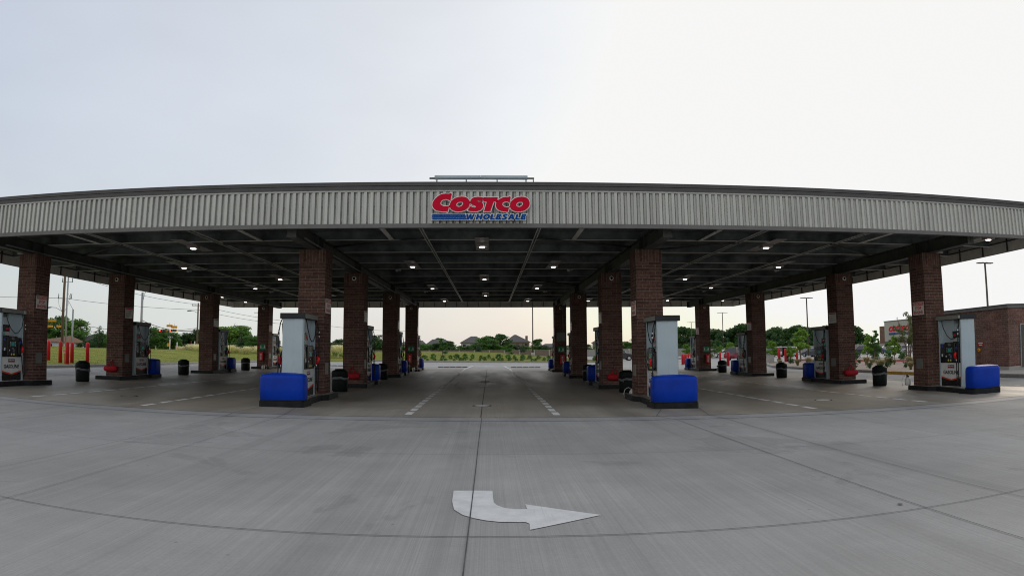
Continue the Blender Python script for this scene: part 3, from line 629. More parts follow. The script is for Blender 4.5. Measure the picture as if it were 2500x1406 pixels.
# ------------------------------------------------------------------ fuel pumps
def pump():
    t = thing('fuel_pump', 'x', 'fuel pump', (0, 0, 0), 0, 'fuel pumps on the islands')
    for s in (-1, 1):
        P2 = [(-.305, -.575), (-.285, -.60), (.02, -.60), (.05, -.613), (.275, -.613), (.305, -.575), (.305, -.515), (-.305, -.515)]
        if s > 0: P2 = [(-x, -y) for x, y in P2]
        MB().prism(P2, 0, 2.17, 'disp').build('end_panel', t)
    MB().box(-.19, .19, -.10, .513, 1.40, 2.17, 'disp').build('upper_cabinet', t)
    c = MB(); c.bbox(-.36, .36, -.665, .665, 2.17, 2.325, 'dcap', .012)
    c.box(-.364, -.36, -.64, .64, 2.185, 2.31, 'dcapl'); c.box(.36, .364, -.64, .64, 2.185, 2.31, 'dcapl'); c.build('top_cap', t)
    MB().box(-.05, .05, -.51, -.10, 2.05, 2.168, 'dcapl').build('top_rail', t)
    lo = MB().box(-.283, .283, -.513, .513, 0, .775, 'white').build('lower_panel', t)
    for s in (-1, 1):
        b = MB(); U = Vector((0, s, 0)); V = Vector((0, 0, 1)); o = lambda u, z: Vector((s*.284, s*u, z))
        def poly(pts, m, d=.002): b.add([tuple(o(u, z)+Vector((s*d, 0, 0))) for u, z in pts], [tuple(range(len(pts)))], m)
        poly([(-.50, .012), (.50, .012), (.50, .285), (0, .185), (-.50, .285)], 'dblk')
        poly([(-.50, .285), (0, .185), (.50, .285), (.50, .335), (0, .235), (-.50, .335)], 'orange')
        poly([(-.09, .217), (0, .200), (.09, .217), (.09, .253), (0, .235), (-.09, .253)], 'ylw' if False else 'orange', .004)
        poly([(-.17, .60), (.17, .60), (.17, .705), (-.17, .705)], 'dblk'); poly([(-.165, .603), (.165, .603), (.165, .628), (-.165, .628)], 'signr', .004)
        text_on(b, 'KIRKLAND', o(-.15, .645), U, V, .30, .045, 'cwhite', .015, out=.005)
        text_on(b, 'GASOLINE', o(-.40, .405), U, V, .80, .125, 'dblk', .035, .12, out=.003)
        b.build('panel_lettering', lo)
    mid = MB()
    mid.add([(-.30, -.513, .775), (.30, -.513, .775), (.315, -.513, 1.0), (.295, -.513, 1.40), (-.295, -.513, 1.40), (-.315, -.513, 1.0),
             (-.30, .513, .775), (.30, .513, .775), (.315, .513, 1.0), (.295, .513, 1.40), (-.295, .513, 1.40), (-.315, .513, 1.0)],
            [(0, 1, 2, 3, 4, 5), (11, 10, 9, 8, 7, 6)]+[(k, 6+k, 6+(k+1) % 6, (k+1) % 6) for k in range(6)], 'dblk')
    for s in (-1, 1):
        mid.bbox(min(s*.29, s*.335), max(s*.29, s*.335), -.27, .27, .80, 1.44, 'dblk', .02)
        mid.bbox(min(s*.28, s*.36), max(s*.28, s*.36), min(s*.30, s*.50), max(s*.30, s*.50), .84, 1.32, 'dblk', .03)
    LAB = []
    for s in (-1, 1):
        b = mid; X = s*.3355
        def lab(u, z, w, h, m, x=X, th=.004): b.box(min(x, x+s*th), max(x, x+s*th), s*u-w/2, s*u+w/2, z-h/2, z+h/2, m)
        def one(u, z, w, h, m, nm, x=X, th=.006): LAB.append((nm, MB().box(min(x, x+s*th), max(x, x+s*th), s*u-w/2, s*u+w/2, z-h/2, z+h/2, m)))
        one(0, 1.19, .17, .13, 'screen', 'display'); one(-.06, .855, .06, .05, 'ylw', 'grade_button'); one(.06, .855, .06, .05, 'ylw', 'grade_button'); one(.385, 1.25, .10, .08, 'blu', 'card_sticker', s*.3605)
        for k in range(4):
            for q in (-.13, .13): lab(q, 1.13+k*.04, .022, .02, 'white')
        lab(0, 1.37, .13, .09, 'grayp', th=.006); lab(-.0, 1.045, .10, .012, 'white'); lab(-.17, .99, .05, .05, 'white'); lab(.06, .98, .09, .09, 'grayp'); lab(.05, 1.0, .05, .05, 'blu')
        lab(-.06, .90, .05, .03, 'grayp'); lab(.06, .90, .05, .03, 'grayp')
        lab(-.40, 1.02, .07, .09, 'white', s*.315); lab(-.40, 1.33, .10, .08, 'blu', s*.299)
        MB().bbox(min(s*.10, s*.285), max(s*.10, s*.285), -.47, -.12, 1.44, 1.80, 'dblk', .01).build('advert_panel', t)
        a = MB(); xx = s*.2865
        a.box(min(xx, xx+s*.003), max(xx, xx+s*.003), -.455, -.135, 1.46, 1.58, 'storew'); a.box(min(xx, xx+s*.003), max(xx, xx+s*.003), -.455, -.135, 1.60, 1.78, 'dblk')
        a.box(min(xx, xx+s*.005), max(xx, xx+s*.005), -.34, -.16, 1.64, 1.70, 'signr'); a.box(min(xx, xx+s*.005), max(xx, xx+s*.005), -.44, -.36, 1.47, 1.57, 'screen'); a.build('advert_face', t)
        # nozzle and hoses, turned half round for the other side
        q = lambda x, y, z: (s*x, s*y, z)
        nz_ = MB(); nz_.tube([q(.39, .40, .90), q(.44, .40, .98), q(.45, .41, 1.06), q(.41, .42, 1.12)], [.026, .045, .047, .028], 'red', 10)
        nz_.tube([q(.41, .42, 1.10), q(.38, .44, 1.22), q(.33, .45, 1.30)], [.022, .02, .018], 'dblk', 8)
        nz_.tube([q(.40, .40, .91), q(.385, .41, .80)], [.02, .018], 'steel', 8); nz_.build('nozzle', t)
        hs = MB(); hs.tube([q(.31, .50, 2.165), q(.33, .52, 2.0), q(.335, .46, 1.75), q(.335, .28, 1.57), q(.335, .10, 1.545), q(.335, -.10, 1.66), q(.33, -.28, 1.9), q(.32, -.36, 2.08), q(.30, -.38, 2.165)], .013, 'rubber', 8)
        hs.build('loop_hose', t)
        lh = MB(); lh.tube([q(.33, .54, 2.165), q(.38, .55, 2.05), q(.42, .55, 1.80), q(.43, .55, 1.2), q(.43, .55, .55), q(.42, .54, .22), q(.41, .52, .12), q(.41, .47, .20), q(.41, .43, .45), q(.39, .41, .80)], .016, 'rubber', 8)
        lh.cyl(q(.425, .55, 1.86), q(.425, .55, 1.78), .024, .024, 'steel', 8); lh.cyl(q(.425, .55, 1.74), q(.425, .55, 1.66), .024, .024, 'steel', 8); lh.cyl(q(.425, .55, 1.775), q(.425, .55, 1.745), .03, .03, 'rubber', 8)
        lh.build('fuel_hose', t)
    md = mid.build('console', t)
    for nm, mb_ in LAB: mb_.build(nm, md)
    return t
def pump_label(i, j): return 'grey fuel pump with black console and hoses, %s, %s' % (ROWN[j], LANE[i])
p0 = pump(); k0 = True
for j in range(4):
    for i in range(4):
        y = YS[j]-1.37 if j == 0 else YS[j]+1.38
        loc = (XS[i]+((-.02, -.05, .07, .10)[i] if j == 0 else 0), y, gz(XS[i])+.15)
        if k0: p0.location = loc; p0['label'] = pump_label(i, j); k0 = False; o = p0; prime(p0)
        else: o = dup(p0, loc, 0, pump_label(i, j))
        if (i, j) in ((0, 0), (3, 0)):
            s = 1 if i == 0 else -1; b = MB()
            text_on(b, '31' if i == 0 else '8', (s*.365, s*(.50 if i == 0 else .56), 2.20), (0, s, 0), (0, 0, 1), .11 if i == 0 else .06, .09, 'cwhite', .02, out=.002); b.build('pump_number', o)

# ------------------------------------------------------------------ canopy
XL, XR, YF, YB = -20.1, 19.2, 15.95, 47.1
cp = thing('canopy', 'wide flat gas station canopy with pale ribbed metal fascia on brick columns', 'canopy', (0, 31.5, 4.7))
def cb(mb, name): return mb.build(name, cp, (0, -31.5, -4.7))
def ribbed(n0, n1, dirv, base, nrm, z0, z1):
    """ribbed sheet from base+dirv*n0 to n1, ribs standing out along nrm"""
    b = MB(); per = .175; prof = []; u = n0
    while u < n1-per:
        prof += [(u, 0), (u+.012, -.03), (u+.030, 0), (u+.085, 0), (u+.088, .05), (u+.163, .05), (u+.166, -.02), (u+.1745, -.03)]; u += per
    prof.append((n1, 0)); V = []
    for u, d in prof:
        p = base+dirv*u+nrm*d; V += [(p.x, p.y, z0), (p.x, p.y, z1)]
    b.add(V, [(2*i, 2*i+2, 2*i+3, 2*i+1) for i in range(len(prof)-1)], 'rib'); return b
E1 = Vector((1, 0, 0)); E2 = Vector((0, 1, 0)); O = Vector
for nm, (a0, a1, dv, bs, nn) in {'front': (XL, XR, E1, O((0, YF+.04, 0)), -E2), 'back': (-XR, -XL, -E1, O((0, YB-.04, 0)), E2), 'left': (-YB, -YF, -E2, O((XL+.04, 0, 0)), -E1), 'right': (YF, YB, E2, O((XR-.04, 0, 0)), E1)}.items():
    cb(ribbed(a0, a1, dv, bs, nn, 4.81, 5.665), 'ribbed_fascia')
def frame(z0, z1, out_, inn, m, name):
    b = MB()
    b.box(XL-out_, XR+out_, YF-out_, YF+inn, z0, z1, m); b.box(XL-out_, XR+out_, YB-inn, YB+out_, z0, z1, m)
    b.box(XL-out_, XL+inn, YF+inn, YB-inn, z0, z1, m); b.box(XR-inn, XR+out_, YF+inn, YB-inn, z0, z1, m); return cb(b, name)
frame(4.70, 4.808, .012, .09, 'dtrim', 'bottom_trim')
frame(5.668, 5.712, .02, .10, 'trim', 'top_trim')
frame(5.714, 5.815, .04, .30, 'cap', 'lower_cap'); frame(5.825, 5.925, .055, .32, 'cap', 'upper_cap')
frame(5.815, 5.825, .025, .28, 'rail', 'cap_groove')
b = MB()   # inner faces of the fascia with their upright rails
b.box(XL+.092, XL+.11, YF+.11, YB-.11, 4.712, 5.26, 'inner'); b.box(XR-.11, XR-.092, YF+.11, YB-.11, 4.712, 5.26, 'inner')
b.box(XL+.11, XR-.11, YB-.11, YB-.092, 4.712, 5.26, 'inner'); b.box(XL+.11, XR-.11, YF+.092, YF+.11, 4.712, 5.26, 'inner'); cb(b, 'inner_fascia')
y = YF+1.2
while y < YB-.5:
    for xa in (XL+.112, XR-.16): cb(MB().box(xa, xa+.048, y, y+.05, 4.715, 5.2, 'rail'), 'fascia_rail')
    y += 1.42
x = XL+.9
while x < XR-.5: cb(MB().box(x, x+.03, YB-.16, YB-.112, 4.715, 5.2, 'rail'), 'fascia_rail'); x += .83
for xa in (XL+.162, XR-.22): cb(MB().box(xa, xa+.058, YF+.5, YB-.5, 5.06, 5.10, 'rail'), 'fascia_angle')
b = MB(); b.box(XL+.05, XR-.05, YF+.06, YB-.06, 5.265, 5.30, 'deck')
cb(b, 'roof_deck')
PUR = [17.35, 19.41, 21.93, 24.63, 26.61, 29.33, 31.96, 34.78, 36.67, 39.68, 42.33, 45.05]
for y in PUR:
    b = MB(); b.box(XL+.24, XR-.24, y-.05, y+.05, 4.99, 5.005, 'purlin'); b.box(XL+.33, XR-.33, y-.008, y+.008, 5.005, 5.245, 'deck'); b.box(XL+.24, XR-.24, y-.05, y+.05, 5.245, 5.262, 'deck'); cb(b, 'purlin')
for x in XS:   # deep I-beams along the column lines
    b = MB(); y0, y1 = 16.36, 45.9; z0 = TOPZ+.003
    b.box(x-.14, x+.14, y0, y1, z0, z0+.028, 'beam'); b.box(x-.012, x+.012, y0, y1, z0+.028, z0+.42, 'beam'); b.box(x-.14, x+.14, y0, y1, z0+.42, z0+.445, 'beam')
    for yy in [y0+.01]+[c+d for c in YS for d in (-.3, .3)]+[y1-.03]: b.box(x-.13, x+.13, yy, yy+.02, z0+.03, z0+.418, 'beam')
    cb(b, 'main_beam')
    b = MB(); b.box(x+.17, x+.20, 17, 45.5, z0+.06, z0+.10, 'pgray'); cb(b, 'conduit')
for x, w in ((-12.6, .09), (-8.95, .09), (-2.03, .05), (1.36, .05), (8.17, .09), (11.75, .09), (-18.0, .05), (17.2, .05)):
    b = MB(); b.box(x-w, x-w+.02, 17.35, 45.05, 4.955, 4.985, 'purlin'); b.box(x+w-.02, x+w, 17.35, 45.05, 4.955, 4.985, 'purlin')
    b.box(x-w+.02, x+w-.02, 17.35, 45.05, 4.97, 4.978, 'deck'); cb(b, 'bridging_angle')
for x in (-13.4, -7.42, -3.15, 2.6, 6.76, 12.65, -17.9, 17.2): b = MB(); b.box(x-.07, x+.07, 16.3, 19.36, 4.965, 4.985, 'purlin'); cb(b, 'outrigger')
for a, c in (((-8.86, 19.6), (-5.6, 21.2)), ((11.55, 19.4), (15.0, 22.1)), ((-5.3, 20.4), (-2.1, 19.0)), ((4.7, 20.4), (1.4, 19.0)), ((4.9, 21.5), (8.2, 19.5)), ((-15.7, 21.5), (-12.6, 19.5)), ((-5.3, 33), (-2.1, 30)), ((4.7, 33), (1.4, 30)), ((5, 33), (8.1, 30)), ((-5.6, 33), (-8.9, 30))):
    cb(MB().tube([(*a, 4.94), (*c, 4.96)], .035, 'beam', 6), 'brace')
b = MB(); b.box(XL+.4, XR-.4, YF+.4, YB-.4, 5.302, 5.36, 'curbc'); cb(b, 'roof_membrane')
# lights under the canopy
LT = [(-.31, 20.2), (-3.22, 25.15), (2.57, 25.2), (-.31, 29.75), (-3.24, 34.25), (2.58, 34.23), (-.32, 38.9), (-3.23, 43.3), (2.62, 43.3),
      (-10.2, 20.14), (-13.1, 25.14), (-17.3, 25.3), (-17.45, 30.0), (-17.55, 34.4), (-17.8, 39.8), (-17.9, 44.1), (-10.3, 29.6), (-13.3, 34.1), (-10.3, 38.9), (-13.2, 43.3),
      (9.45, 20.1), (12.35, 25.1), (16.35, 25.05), (16.5, 29.5), (16.6, 34.1), (16.75, 39.3), (16.9, 43.5), (9.6, 29.7), (12.55, 34.06), (12.65, 43.24), (16.95, 17.45), (-7.3, 43.3), (6.9, 43.3)]
def near_words(x, y):
    bay = 'left outer edge' if x < -16.5 else 'left bay' if x < -5.5 else 'middle bay' if x < 4.8 else 'right bay' if x < 15 else 'right outer edge'
    return bay
lt = thing('canopy_light', 'x', 'light', (0, 0, 0), 0, 'square lights under the canopy')
MB().box(-.22, .22, -1.25, 1.25, 4.985, 4.99, 'lamph').build('mounting_plate', lt, (0, 0, -4.9))
MB().bbox(-.19, .19, -.15, .15, 4.90, 4.985, 'lamph', .01).build('housing', lt, (0, 0, -4.9))
MB().bbox(-.085, .085, -.07, .07, 4.868, 4.90, 'lamp', .012).build('lens', lt, (0, 0, -4.9))
by = {}
for x, y in sorted(LT, key=lambda q: q[1]): by.setdefault(near_words(x, y), []).append((x, y))
ordn = ['nearest', 'second', 'third', 'fourth', 'fifth', 'sixth', 'seventh', 'eighth', 'ninth', 'tenth']
first = True
for bay, L_ in by.items():
    for k, (x, y) in enumerate(L_):
        lab = 'lit square lamp in the %s of the canopy, %s from the front%s' % (bay, ordn[k], '' )
        if first: lt.location = (x, y, 4.9); lt['label'] = lab; first = False
        else: dup(lt, (x, y, 4.9), 0, lab)
# small dome sensors on the purlins
for x, y, w in ((-4.07, 26.5, 'left of the middle bay, near the front'), (3.37, 26.5, 'right of the middle bay, near the front'), (-3.9, 36.6, 'left of the middle bay, farther back'), (3.2, 36.6, 'right of the middle bay, farther back'), (-13.6, 26.5, 'in the left bay'), (12.9, 26.5, 'in the right bay'), (-13.3, 36.6, 'in the left bay, farther back'), (13.0, 36.6, 'in the right bay, farther back')):
    t = thing('ceiling_sensor', 'small pale sensor hanging under a purlin ' + w, 'sensor', (x, y, 4.99), 0, 'sensors under the canopy')
    MB().lathe([(.0, -.12), (.05, -.11), (.07, -.07), (.07, -.02), (.04, 0)], 'white', 12).build('sensor_body', t); MB().bbox(.09, .17, -.04, .04, -.08, 0, 'white', .01).build('sensor_box', t)

# ------------------------------------------------------------------ store sign on the fascia
sg = thing('store_sign', 'red and blue COSTCO WHOLESALE sign with white outlines on the canopy fascia', 'sign', (-.28, 15.9, 5.23))
SXY = lambda X, Y: ((X-215)*.0012493-1.5702, (455-Y)*.001275+5.592)
LET = [
 [spline([(628, 478), (570, 468), (505, 464), (440, 472), (375, 495), (310, 545), (262, 600), (235, 650), (226, 700), (238, 745), (268, 785), (315, 815), (385, 832), (455, 838), (520, 834), (552, 828)], 4)[:-3]+[(580, 722), (535, 727), (478, 730), (425, 712), (396, 685), (392, 655), (408, 620), (445, 592), (500, 578), (550, 586), (590, 610), (604, 610)]],
 [spline([(1005, 650), (1000, 710), (965, 765), (905, 810), (835, 832), (765, 838), (695, 830), (630, 800), (598, 755), (592, 700), (612, 640), (655, 590), (715, 552), (790, 532), (870, 530), (940, 548), (985, 590)]), spline([(868, 668), (855, 705), (820, 732), (785, 742), (750, 735), (728, 712), (730, 680), (755, 650), (790, 637), (830, 634), (858, 645)])],
 [[(1298, 552), (1240, 537), (1170, 532), (1100, 542), (1050, 568), (1022, 610), (1020, 655), (1050, 695), (1105, 715), (1138, 728), (1136, 748), (1110, 758), (1070, 752), (1024, 728), (966, 815), (1010, 830), (1090, 838), (1170, 832), (1235, 808), (1278, 765), (1292, 710), (1280, 668), (1240, 645), (1185, 632), (1158, 620), (1185, 612), (1230, 620), (1262, 636)]],
 [[(1317, 542), (1598, 542), (1570, 632), (1508, 632), (1440, 832), (1305, 832), (1366, 632), (1290, 632)]],
 [spline([(1865, 545), (1800, 535), (1730, 537), (1660, 562), (1600, 605), (1562, 660), (1554, 715), (1572, 770), (1622, 812), (1690, 833), (1760, 837), (1810, 828)], 4)[:-3]+[(1832, 746), (1780, 750), (1725, 737), (1688, 702), (1694, 660), (1733, 632), (1790, 626), (1842, 648)]],
 [spline([(x+1256, y) for x, y in [(1005, 650), (1000, 710), (965, 765), (905, 810), (835, 832), (765, 838), (695, 830), (630, 800), (598, 755), (592, 700), (612, 640), (655, 590), (715, 552), (790, 532), (870, 530), (940, 548), (985, 590)]]), spline([(x+1254, y) for x, y in [(868, 668), (855, 705), (820, 732), (785, 742), (750, 735), (728, 712), (730, 680), (755, 650), (790, 637), (830, 634), (858, 645)]])],
]
BARS = [[(226, 889), (910, 889), (920, 916), (226, 916)], [(226, 934), (926, 934), (936, 962), (226, 962)], [(226, 981), (942, 981), (950, 1007), (226, 1007)]]
def flat(mb, splines, y, off, m, depth=.02):
    vs, fs = curve_mesh(splines=splines, off=off, ext=depth/2)
    mb.add([(x+.28, y-z-15.9, q-5.23) for x, q, z in vs], fs, m)
for nm, L_ in zip(['letter_c', 'letter_o', 'letter_s', 'letter_t', 'letter_c', 'letter_o'], LET):
    SS = [[SXY(*p) for p in s_] for s_ in L_]
    w_ = MB(); flat(w_, SS, 15.845, .020, 'cwhite', .05); r_ = MB(); flat(r_, SS, 15.812, 0, 'cred', .02)
    lo = w_.build(nm, sg); r_.build('red_face', lo)
w_ = MB(); r_ = MB()
for B_ in BARS:
    SS = [[SXY(*p) for p in B_]]; flat(w_, SS, 15.848, .017, 'cwhite', .05); flat(r_, SS, 15.812, 0, 'cblue', .02)
bb = w_.build('blue_bars', sg); r_.build('bar_faces', bb)
def bl(ch):
    S = .23
    def it(pts): return [(x+y*S, y) for x, y in pts]
    if ch == 'W': return 1.28, [[(0.0, 1), (.30, 1), (.33, .42), (.52, 1), (.78, 1), (.80, .42), (1.0, 1), (1.28, 1), (.92, 0), (.60, 0), (.57, .50), (.40, 0), (.10, 0)]]
    if ch == 'H': return .92, [it([(0, 0), (0, 1), (.30, 1), (.30, .64), (.58, .64), (.58, 1), (.88, 1), (.88, 0), (.58, 0), (.58, .36), (.30, .36), (.30, 0)])]
    if ch == 'O': return 1.0, [it([(.49+.49*math.cos(t), .5+.52*math.sin(t)) for t in [2*math.pi*k/22 for k in range(22)]]), it([(.49+.17*math.cos(t), .5+.22*math.sin(t)) for t in [2*math.pi*k/14 for k in range(14)]])]
    if ch == 'L': return .72, [it([(0, 0), (0, 1), (.31, 1), (.31, .27), (.68, .27), (.68, 0)])]
    if ch == 'E': return .76, [it([(0, 0), (0, 1), (.70, 1), (.70, .76), (.30, .76), (.30, .62), (.64, .62), (.64, .39), (.30, .39), (.30, .24), (.71, .24), (.71, 0)])]
    if ch == 'A': return 1.02, [[(0, 0), (.48, 1), (.86, 1), (1.0, 0), (.70, 0), (.68, .20), (.42, .20), (.32, 0)], [(.51, .40), (.66, .40), (.64, .70)]]
    if ch == 'S': return .84, [it([(.76, .96), (.62, 1.01), (.40, 1.01), (.17, .95), (.06, .80), (.08, .60), (.24, .48), (.44, .40), (.46, .30), (.38, .25), (.20, .26), (.03, .32), (.0, .05), (.20, -.02), (.46, -.02), (.68, .06), (.79, .24), (.75, .44), (.60, .55), (.42, .62), (.38, .70), (.46, .75), (.60, .74), (.72, .70)])]
cur = 0; GL_ = []
for ch in 'WHOLESALE':
    w, pl = bl(ch); GL_.append((cur, pl)); cur += w+(.10 if ch != 'A' else .06)
(wx0, wz1), (wx1, wz0) = SXY(936, 890), SXY(2200, 1008); kx = (wx1-wx0)/(cur+.10)
for x0_, pl in GL_:
    SS = [[(wx0+(x0_+px)*kx, wz0+py*(wz1-wz0)) for px, py in q] for q in pl]
    w_ = MB(); flat(w_, SS, 15.846, .017, 'cwhite', .05); r_ = MB(); flat(r_, SS, 15.811, 0, 'cblue', .02)
    lo = w_.build('small_letter', sg); r_.build('blue_face', lo)
t = thing('sign_light_bar', 'long pale blue tube light on short posts above the store sign', 'light bar', (-.28, 16.2, 5.925))
b = MB(); b.tube([(-1.26, 0, .20), (-.03, 0, .20)], .062, 'disp', 14); b.tube([(-.025, 0, .20), (1.24, 0, .20)], .062, 'disp', 14); b.build('tube', t)
MB().box(-1.40, 1.42, -.02, .03, .155, .20, 'dcapl').build('rail', t)
for x in (-1.2, -.41, .42, 1.2): MB().box(x-.015, x+.015, -.02, .02, 0, .15, 'dcapl').build('post', t)
MB().tube([(1.39, 0, .18), (1.40, 0, .10), (1.38, 0, .0)], .014, 'dcapl', 6).build('cable', t)
# ------------------------------------------------------------------ signs, cameras, bags on the columns
for j in range(4):
    for i in range(4):
        s = 1 if i < 2 else -1; xc, yc = XS[i], YS[j]; X = xc+s*.4075; stop = j in (0, 3)
        t = thing('warning_sign', ('white NO SMOKING STOP ENGINE sign' if stop else 'white small print notice') + ' on the %s %s column' % (ROWN[j], LANE[i]), 'sign', (X, yc, gz(xc)+2.80), 0, 'signs on the column sides')
        b = MB(); b.bbox(min(0, s*.01), max(0, s*.01), -.30, .30, -.225, .225, 'sign', .003); b.build('sign_panel', t)
        U = Vector((0, s, 0)); V = Vector((0, 0, 1)); b = MB()
        def o(u, z): return Vector((s*.011, s*u, z))
        def rc(u0, u1, z0, z1, m, d=.001): b.add([tuple(o(u, z)+Vector((s*d, 0, 0))) for u, z in ((u0, z0), (u1, z0), (u1, z1), (u0, z1))], [(0, 1, 2, 3)], m)
        if stop:
            rc(-.28, .28, .10, .205, 'signr'); text_on(b, 'NO SMOKING', o(-.25, .12), U, V, .50, .065, 'sign', .03, out=.003)
            text_on(b, 'STOP', o(-.17, -.045), U, V, .34, .105, 'signr', .035, out=.002); text_on(b, 'ENGINE', o(-.24, -.19), U, V, .48, .105, 'signr', .035, out=.002)
        else:
            rc(-.28, .28, .15, .205, 'signr')
            for k, (w, z) in enumerate(((.50, .10), (.46, .06), (.50, .0), (.40, -.035), (.50, -.09), (.44, -.125), (.30, -.17))): rc(-.26, -.26+w, z-.007, z+.007, 'grayp')
        b.build('lettering', t)
def camera_thing(x, y, z, lab, flip=1):
    t = thing('security_camera', lab, 'camera', (x, y, z), 0, 'round cameras near the column tops')
    b = MB(); pr = [(.085, 0), (.088, .03), (.075, .055), (.055, .058)]; n = 18
    V = [(r*math.cos(2*math.pi*k/n), -d, r*math.sin(2*math.pi*k/n)) for r, d in pr for k in range(n)]
    b.add(V, [(q*n+k, q*n+(k+1) % n, (q+1)*n+(k+1) % n, (q+1)*n+k) for q in range(3) for k in range(n)], 'cwhite', True); b.build('camera_ring', t)
    b = MB(); V = [(.056*math.cos(a)*math.cos(2*math.pi*k/n), -.05-.05*math.sin(a), .056*math.cos(a)*math.sin(2*math.pi*k/n)) for a in (0, .5, 1.0, 1.5) for k in range(n)]
    b.add(V, [(q*n+k, q*n+(k+1) % n, (q+1)*n+(k+1) % n, (q+1)*n+k) for q in range(3) for k in range(n)], 'dblk', True); b.build('camera_dome', t)
for j in (1, 2, 3):
    for i in range(4): camera_thing(XS[i]-.0, YS[j]-.412, 4.33, 'round dome camera on the %s %s column' % (ROWN[j], LANE[i]))
for i, sx in ((0, -1), (3, 1)):
    t = thing('flood_light', 'small pale floodlight at the top of the front row %s column' % LANE[i], 'floodlight', (XS[i]+sx*.28, YS[0]-.52, 4.56), 0)
    MB().bbox(-.13, .13, -.06, .04, -.03, .03, 'lamph', .01).build('head', t); MB().tube([(0, .04, 0), (0, .12, .01)], .02, 'dblk').build('bracket', t)
for i, dx in ((0, -.09), (1, -.02), (2, .06), (3, .10)):
    x, y = XS[i]+dx, YS[1]-.41; z0 = gz(x)
    t = thing('red_bag', 'red fabric bag hanging from a hook on the second row %s column' % LANE[i], 'bag', (x, y, z0), 0, 'red bags hanging on the columns')
    b = MB(); n = 14; rings = []
    for u, r in ((-.32, .06), (-.315, .09), (-.27, .115), (-.1, .125), (.1, .123), (.27, .113), (.315, .088), (.32, .06)):
        rings.append([(u+.006*math.sin(7*a), -.115-.95*r*math.cos(a), .45+r*1.02*math.sin(a)-(.012 if abs(u) < .2 else 0)) for a in [2*math.pi*k/n for k in range(n)]])
    V = sum(rings, []); F = [(q*n+k, (q+1)*n+k, (q+1)*n+(k+1) % n, q*n+(k+1) % n) for q in range(len(rings)-1) for k in range(n)]+[tuple(range(n)), tuple(reversed(range((len(rings)-1)*n, len(rings)*n)))]
    b.add(V, F, 'bagr', True); b.build('bag_body', t)
    b = MB()
    for yy in (-.15, -.06): b.tube([(-.13, yy, .53), (-.09, yy, .66), (-.01, -.05, .79), (.01, -.05, .79), (.09, yy, .66), (.13, yy, .53)], .013, 'bagr', 6)
    b.build('handles', t)
    MB().tube([(0, -.005, .80), (0, -.05, .79), (0, -.055, .83)], .012, 'steel', 6).build('hook', t)

# fire extinguisher cabinets and green signs on the back row
for i in range(4):
    x, y = XS[i], YS[3]-.41; z0 = gz(x); d = 0 if i < 2 else .08
    if i == 2: d = .03
    t = thing('emergency_sign', 'green sign with white emergency pictograms on the back row %s column' % LANE[i], 'sign', (x+d, y, z0+1.52), 0, 'green signs on the back columns')
    MB().bbox(-.23, .23, -.012, 0, -.19, .19, 'green', .003).build('sign_panel', t)
    b = MB()
    for u in (-.13, .13):
        b.add([(u-.05, -.014, -.06), (u+.05, -.014, -.06), (u+.035, -.014, .06), (u-.035, -.014, .06)], [(0, 1, 2, 3)], 'sign'); b.add([(u+.025*math.cos(a*.785), -.014, .095+.025*math.sin(a*.785)) for a in range(8)], [tuple(range(8))], 'sign')
    for u, w in ((-.13, .12), (.02, .07), (.13, .12)): b.box(u-w/2, u+w/2, -.015, -.013, -.115, -.09, 'sign')
    b.build('pictograms', t)
    t = thing('extinguisher_cabinet', 'red fire extinguisher box below the green sign on the back row %s column' % LANE[i], 'extinguisher box', (x+d+(.06 if i > 1 else -.06), y, z0+.85), 0, 'red extinguisher boxes on the back columns')
    MB().bbox(-.14, .14, -.18, 0, -.30, .30, 'red', .02).build('cabinet', t)
    b = MB(); b.box(-.045, .045, -.184, -.181, -.22, .20, 'sign')
    for k in range(4): b.box(-.03, .03, -.187, -.184, -.18+k*.09, -.13+k*.09, 'red')
    b.build('window_label', t)
    if i == 3 or i == 0 or i == 1: 
        t = thing('call_button', 'tiny red button box left of the green sign on the %s back column' % LANE[i], 'button', (x-.32, y, z0+1.5), 0); MB().bbox(-.035, .035, -.03, 0, -.05, .05, 'signr', .005).build('button_box', t)

# ------------------------------------------------------------------ bins
def bin_label(i, j): return 'round black trash bin between the %s and %s pump islands, %s' % (ROWN[j], ROWN[j+1], LANE[i])
bn = thing('trash_bin', bin_label(0, 0), 'trash bin', (0, 0, 0), 0, 'black trash bins between the islands')
MB().lathe([(.235, 0), (.255, .02), (.268, .04), (.272, .45), (.268, .455)], 'bin', 26).build('bin_body', bn)
MB().lathe([(.274, .455), (.282, .465), (.285, .60), (.278, .64), (.275, .655), (.20, .70), (.165, .705), (.16, .735), (.135, .735), (.13, .66), (0, .655)], 'bin', 26).build('bin_lid', bn)
b = MB(); n = 30; V = []
for r, z in ((.279, .40), (.292, .425), (.287, .47)):
    for k in range(n): a = 2*math.pi*k/n; V.append(((r+.006*math.sin(5*a+z*40))*math.cos(a), (r+.006*math.sin(5*a+z*40))*math.sin(a), z+.018*math.sin(3*a)+.01*math.sin(7*a)))
b.add(V, [(q*n+k, q*n+(k+1) % n, (q+1)*n+(k+1) % n, (q+1)*n+k) for q in range(2) for k in range(n)], 'bag', True)
b.add([(.27, -.02, .45), (.34, .03, .42), (.37, .0, .36), (.33, -.05, .33), (.29, -.03, .38)], [(0, 1, 2, 3, 4)], 'bag')
b.build('liner_bag', bn); prime(bn); fb = True
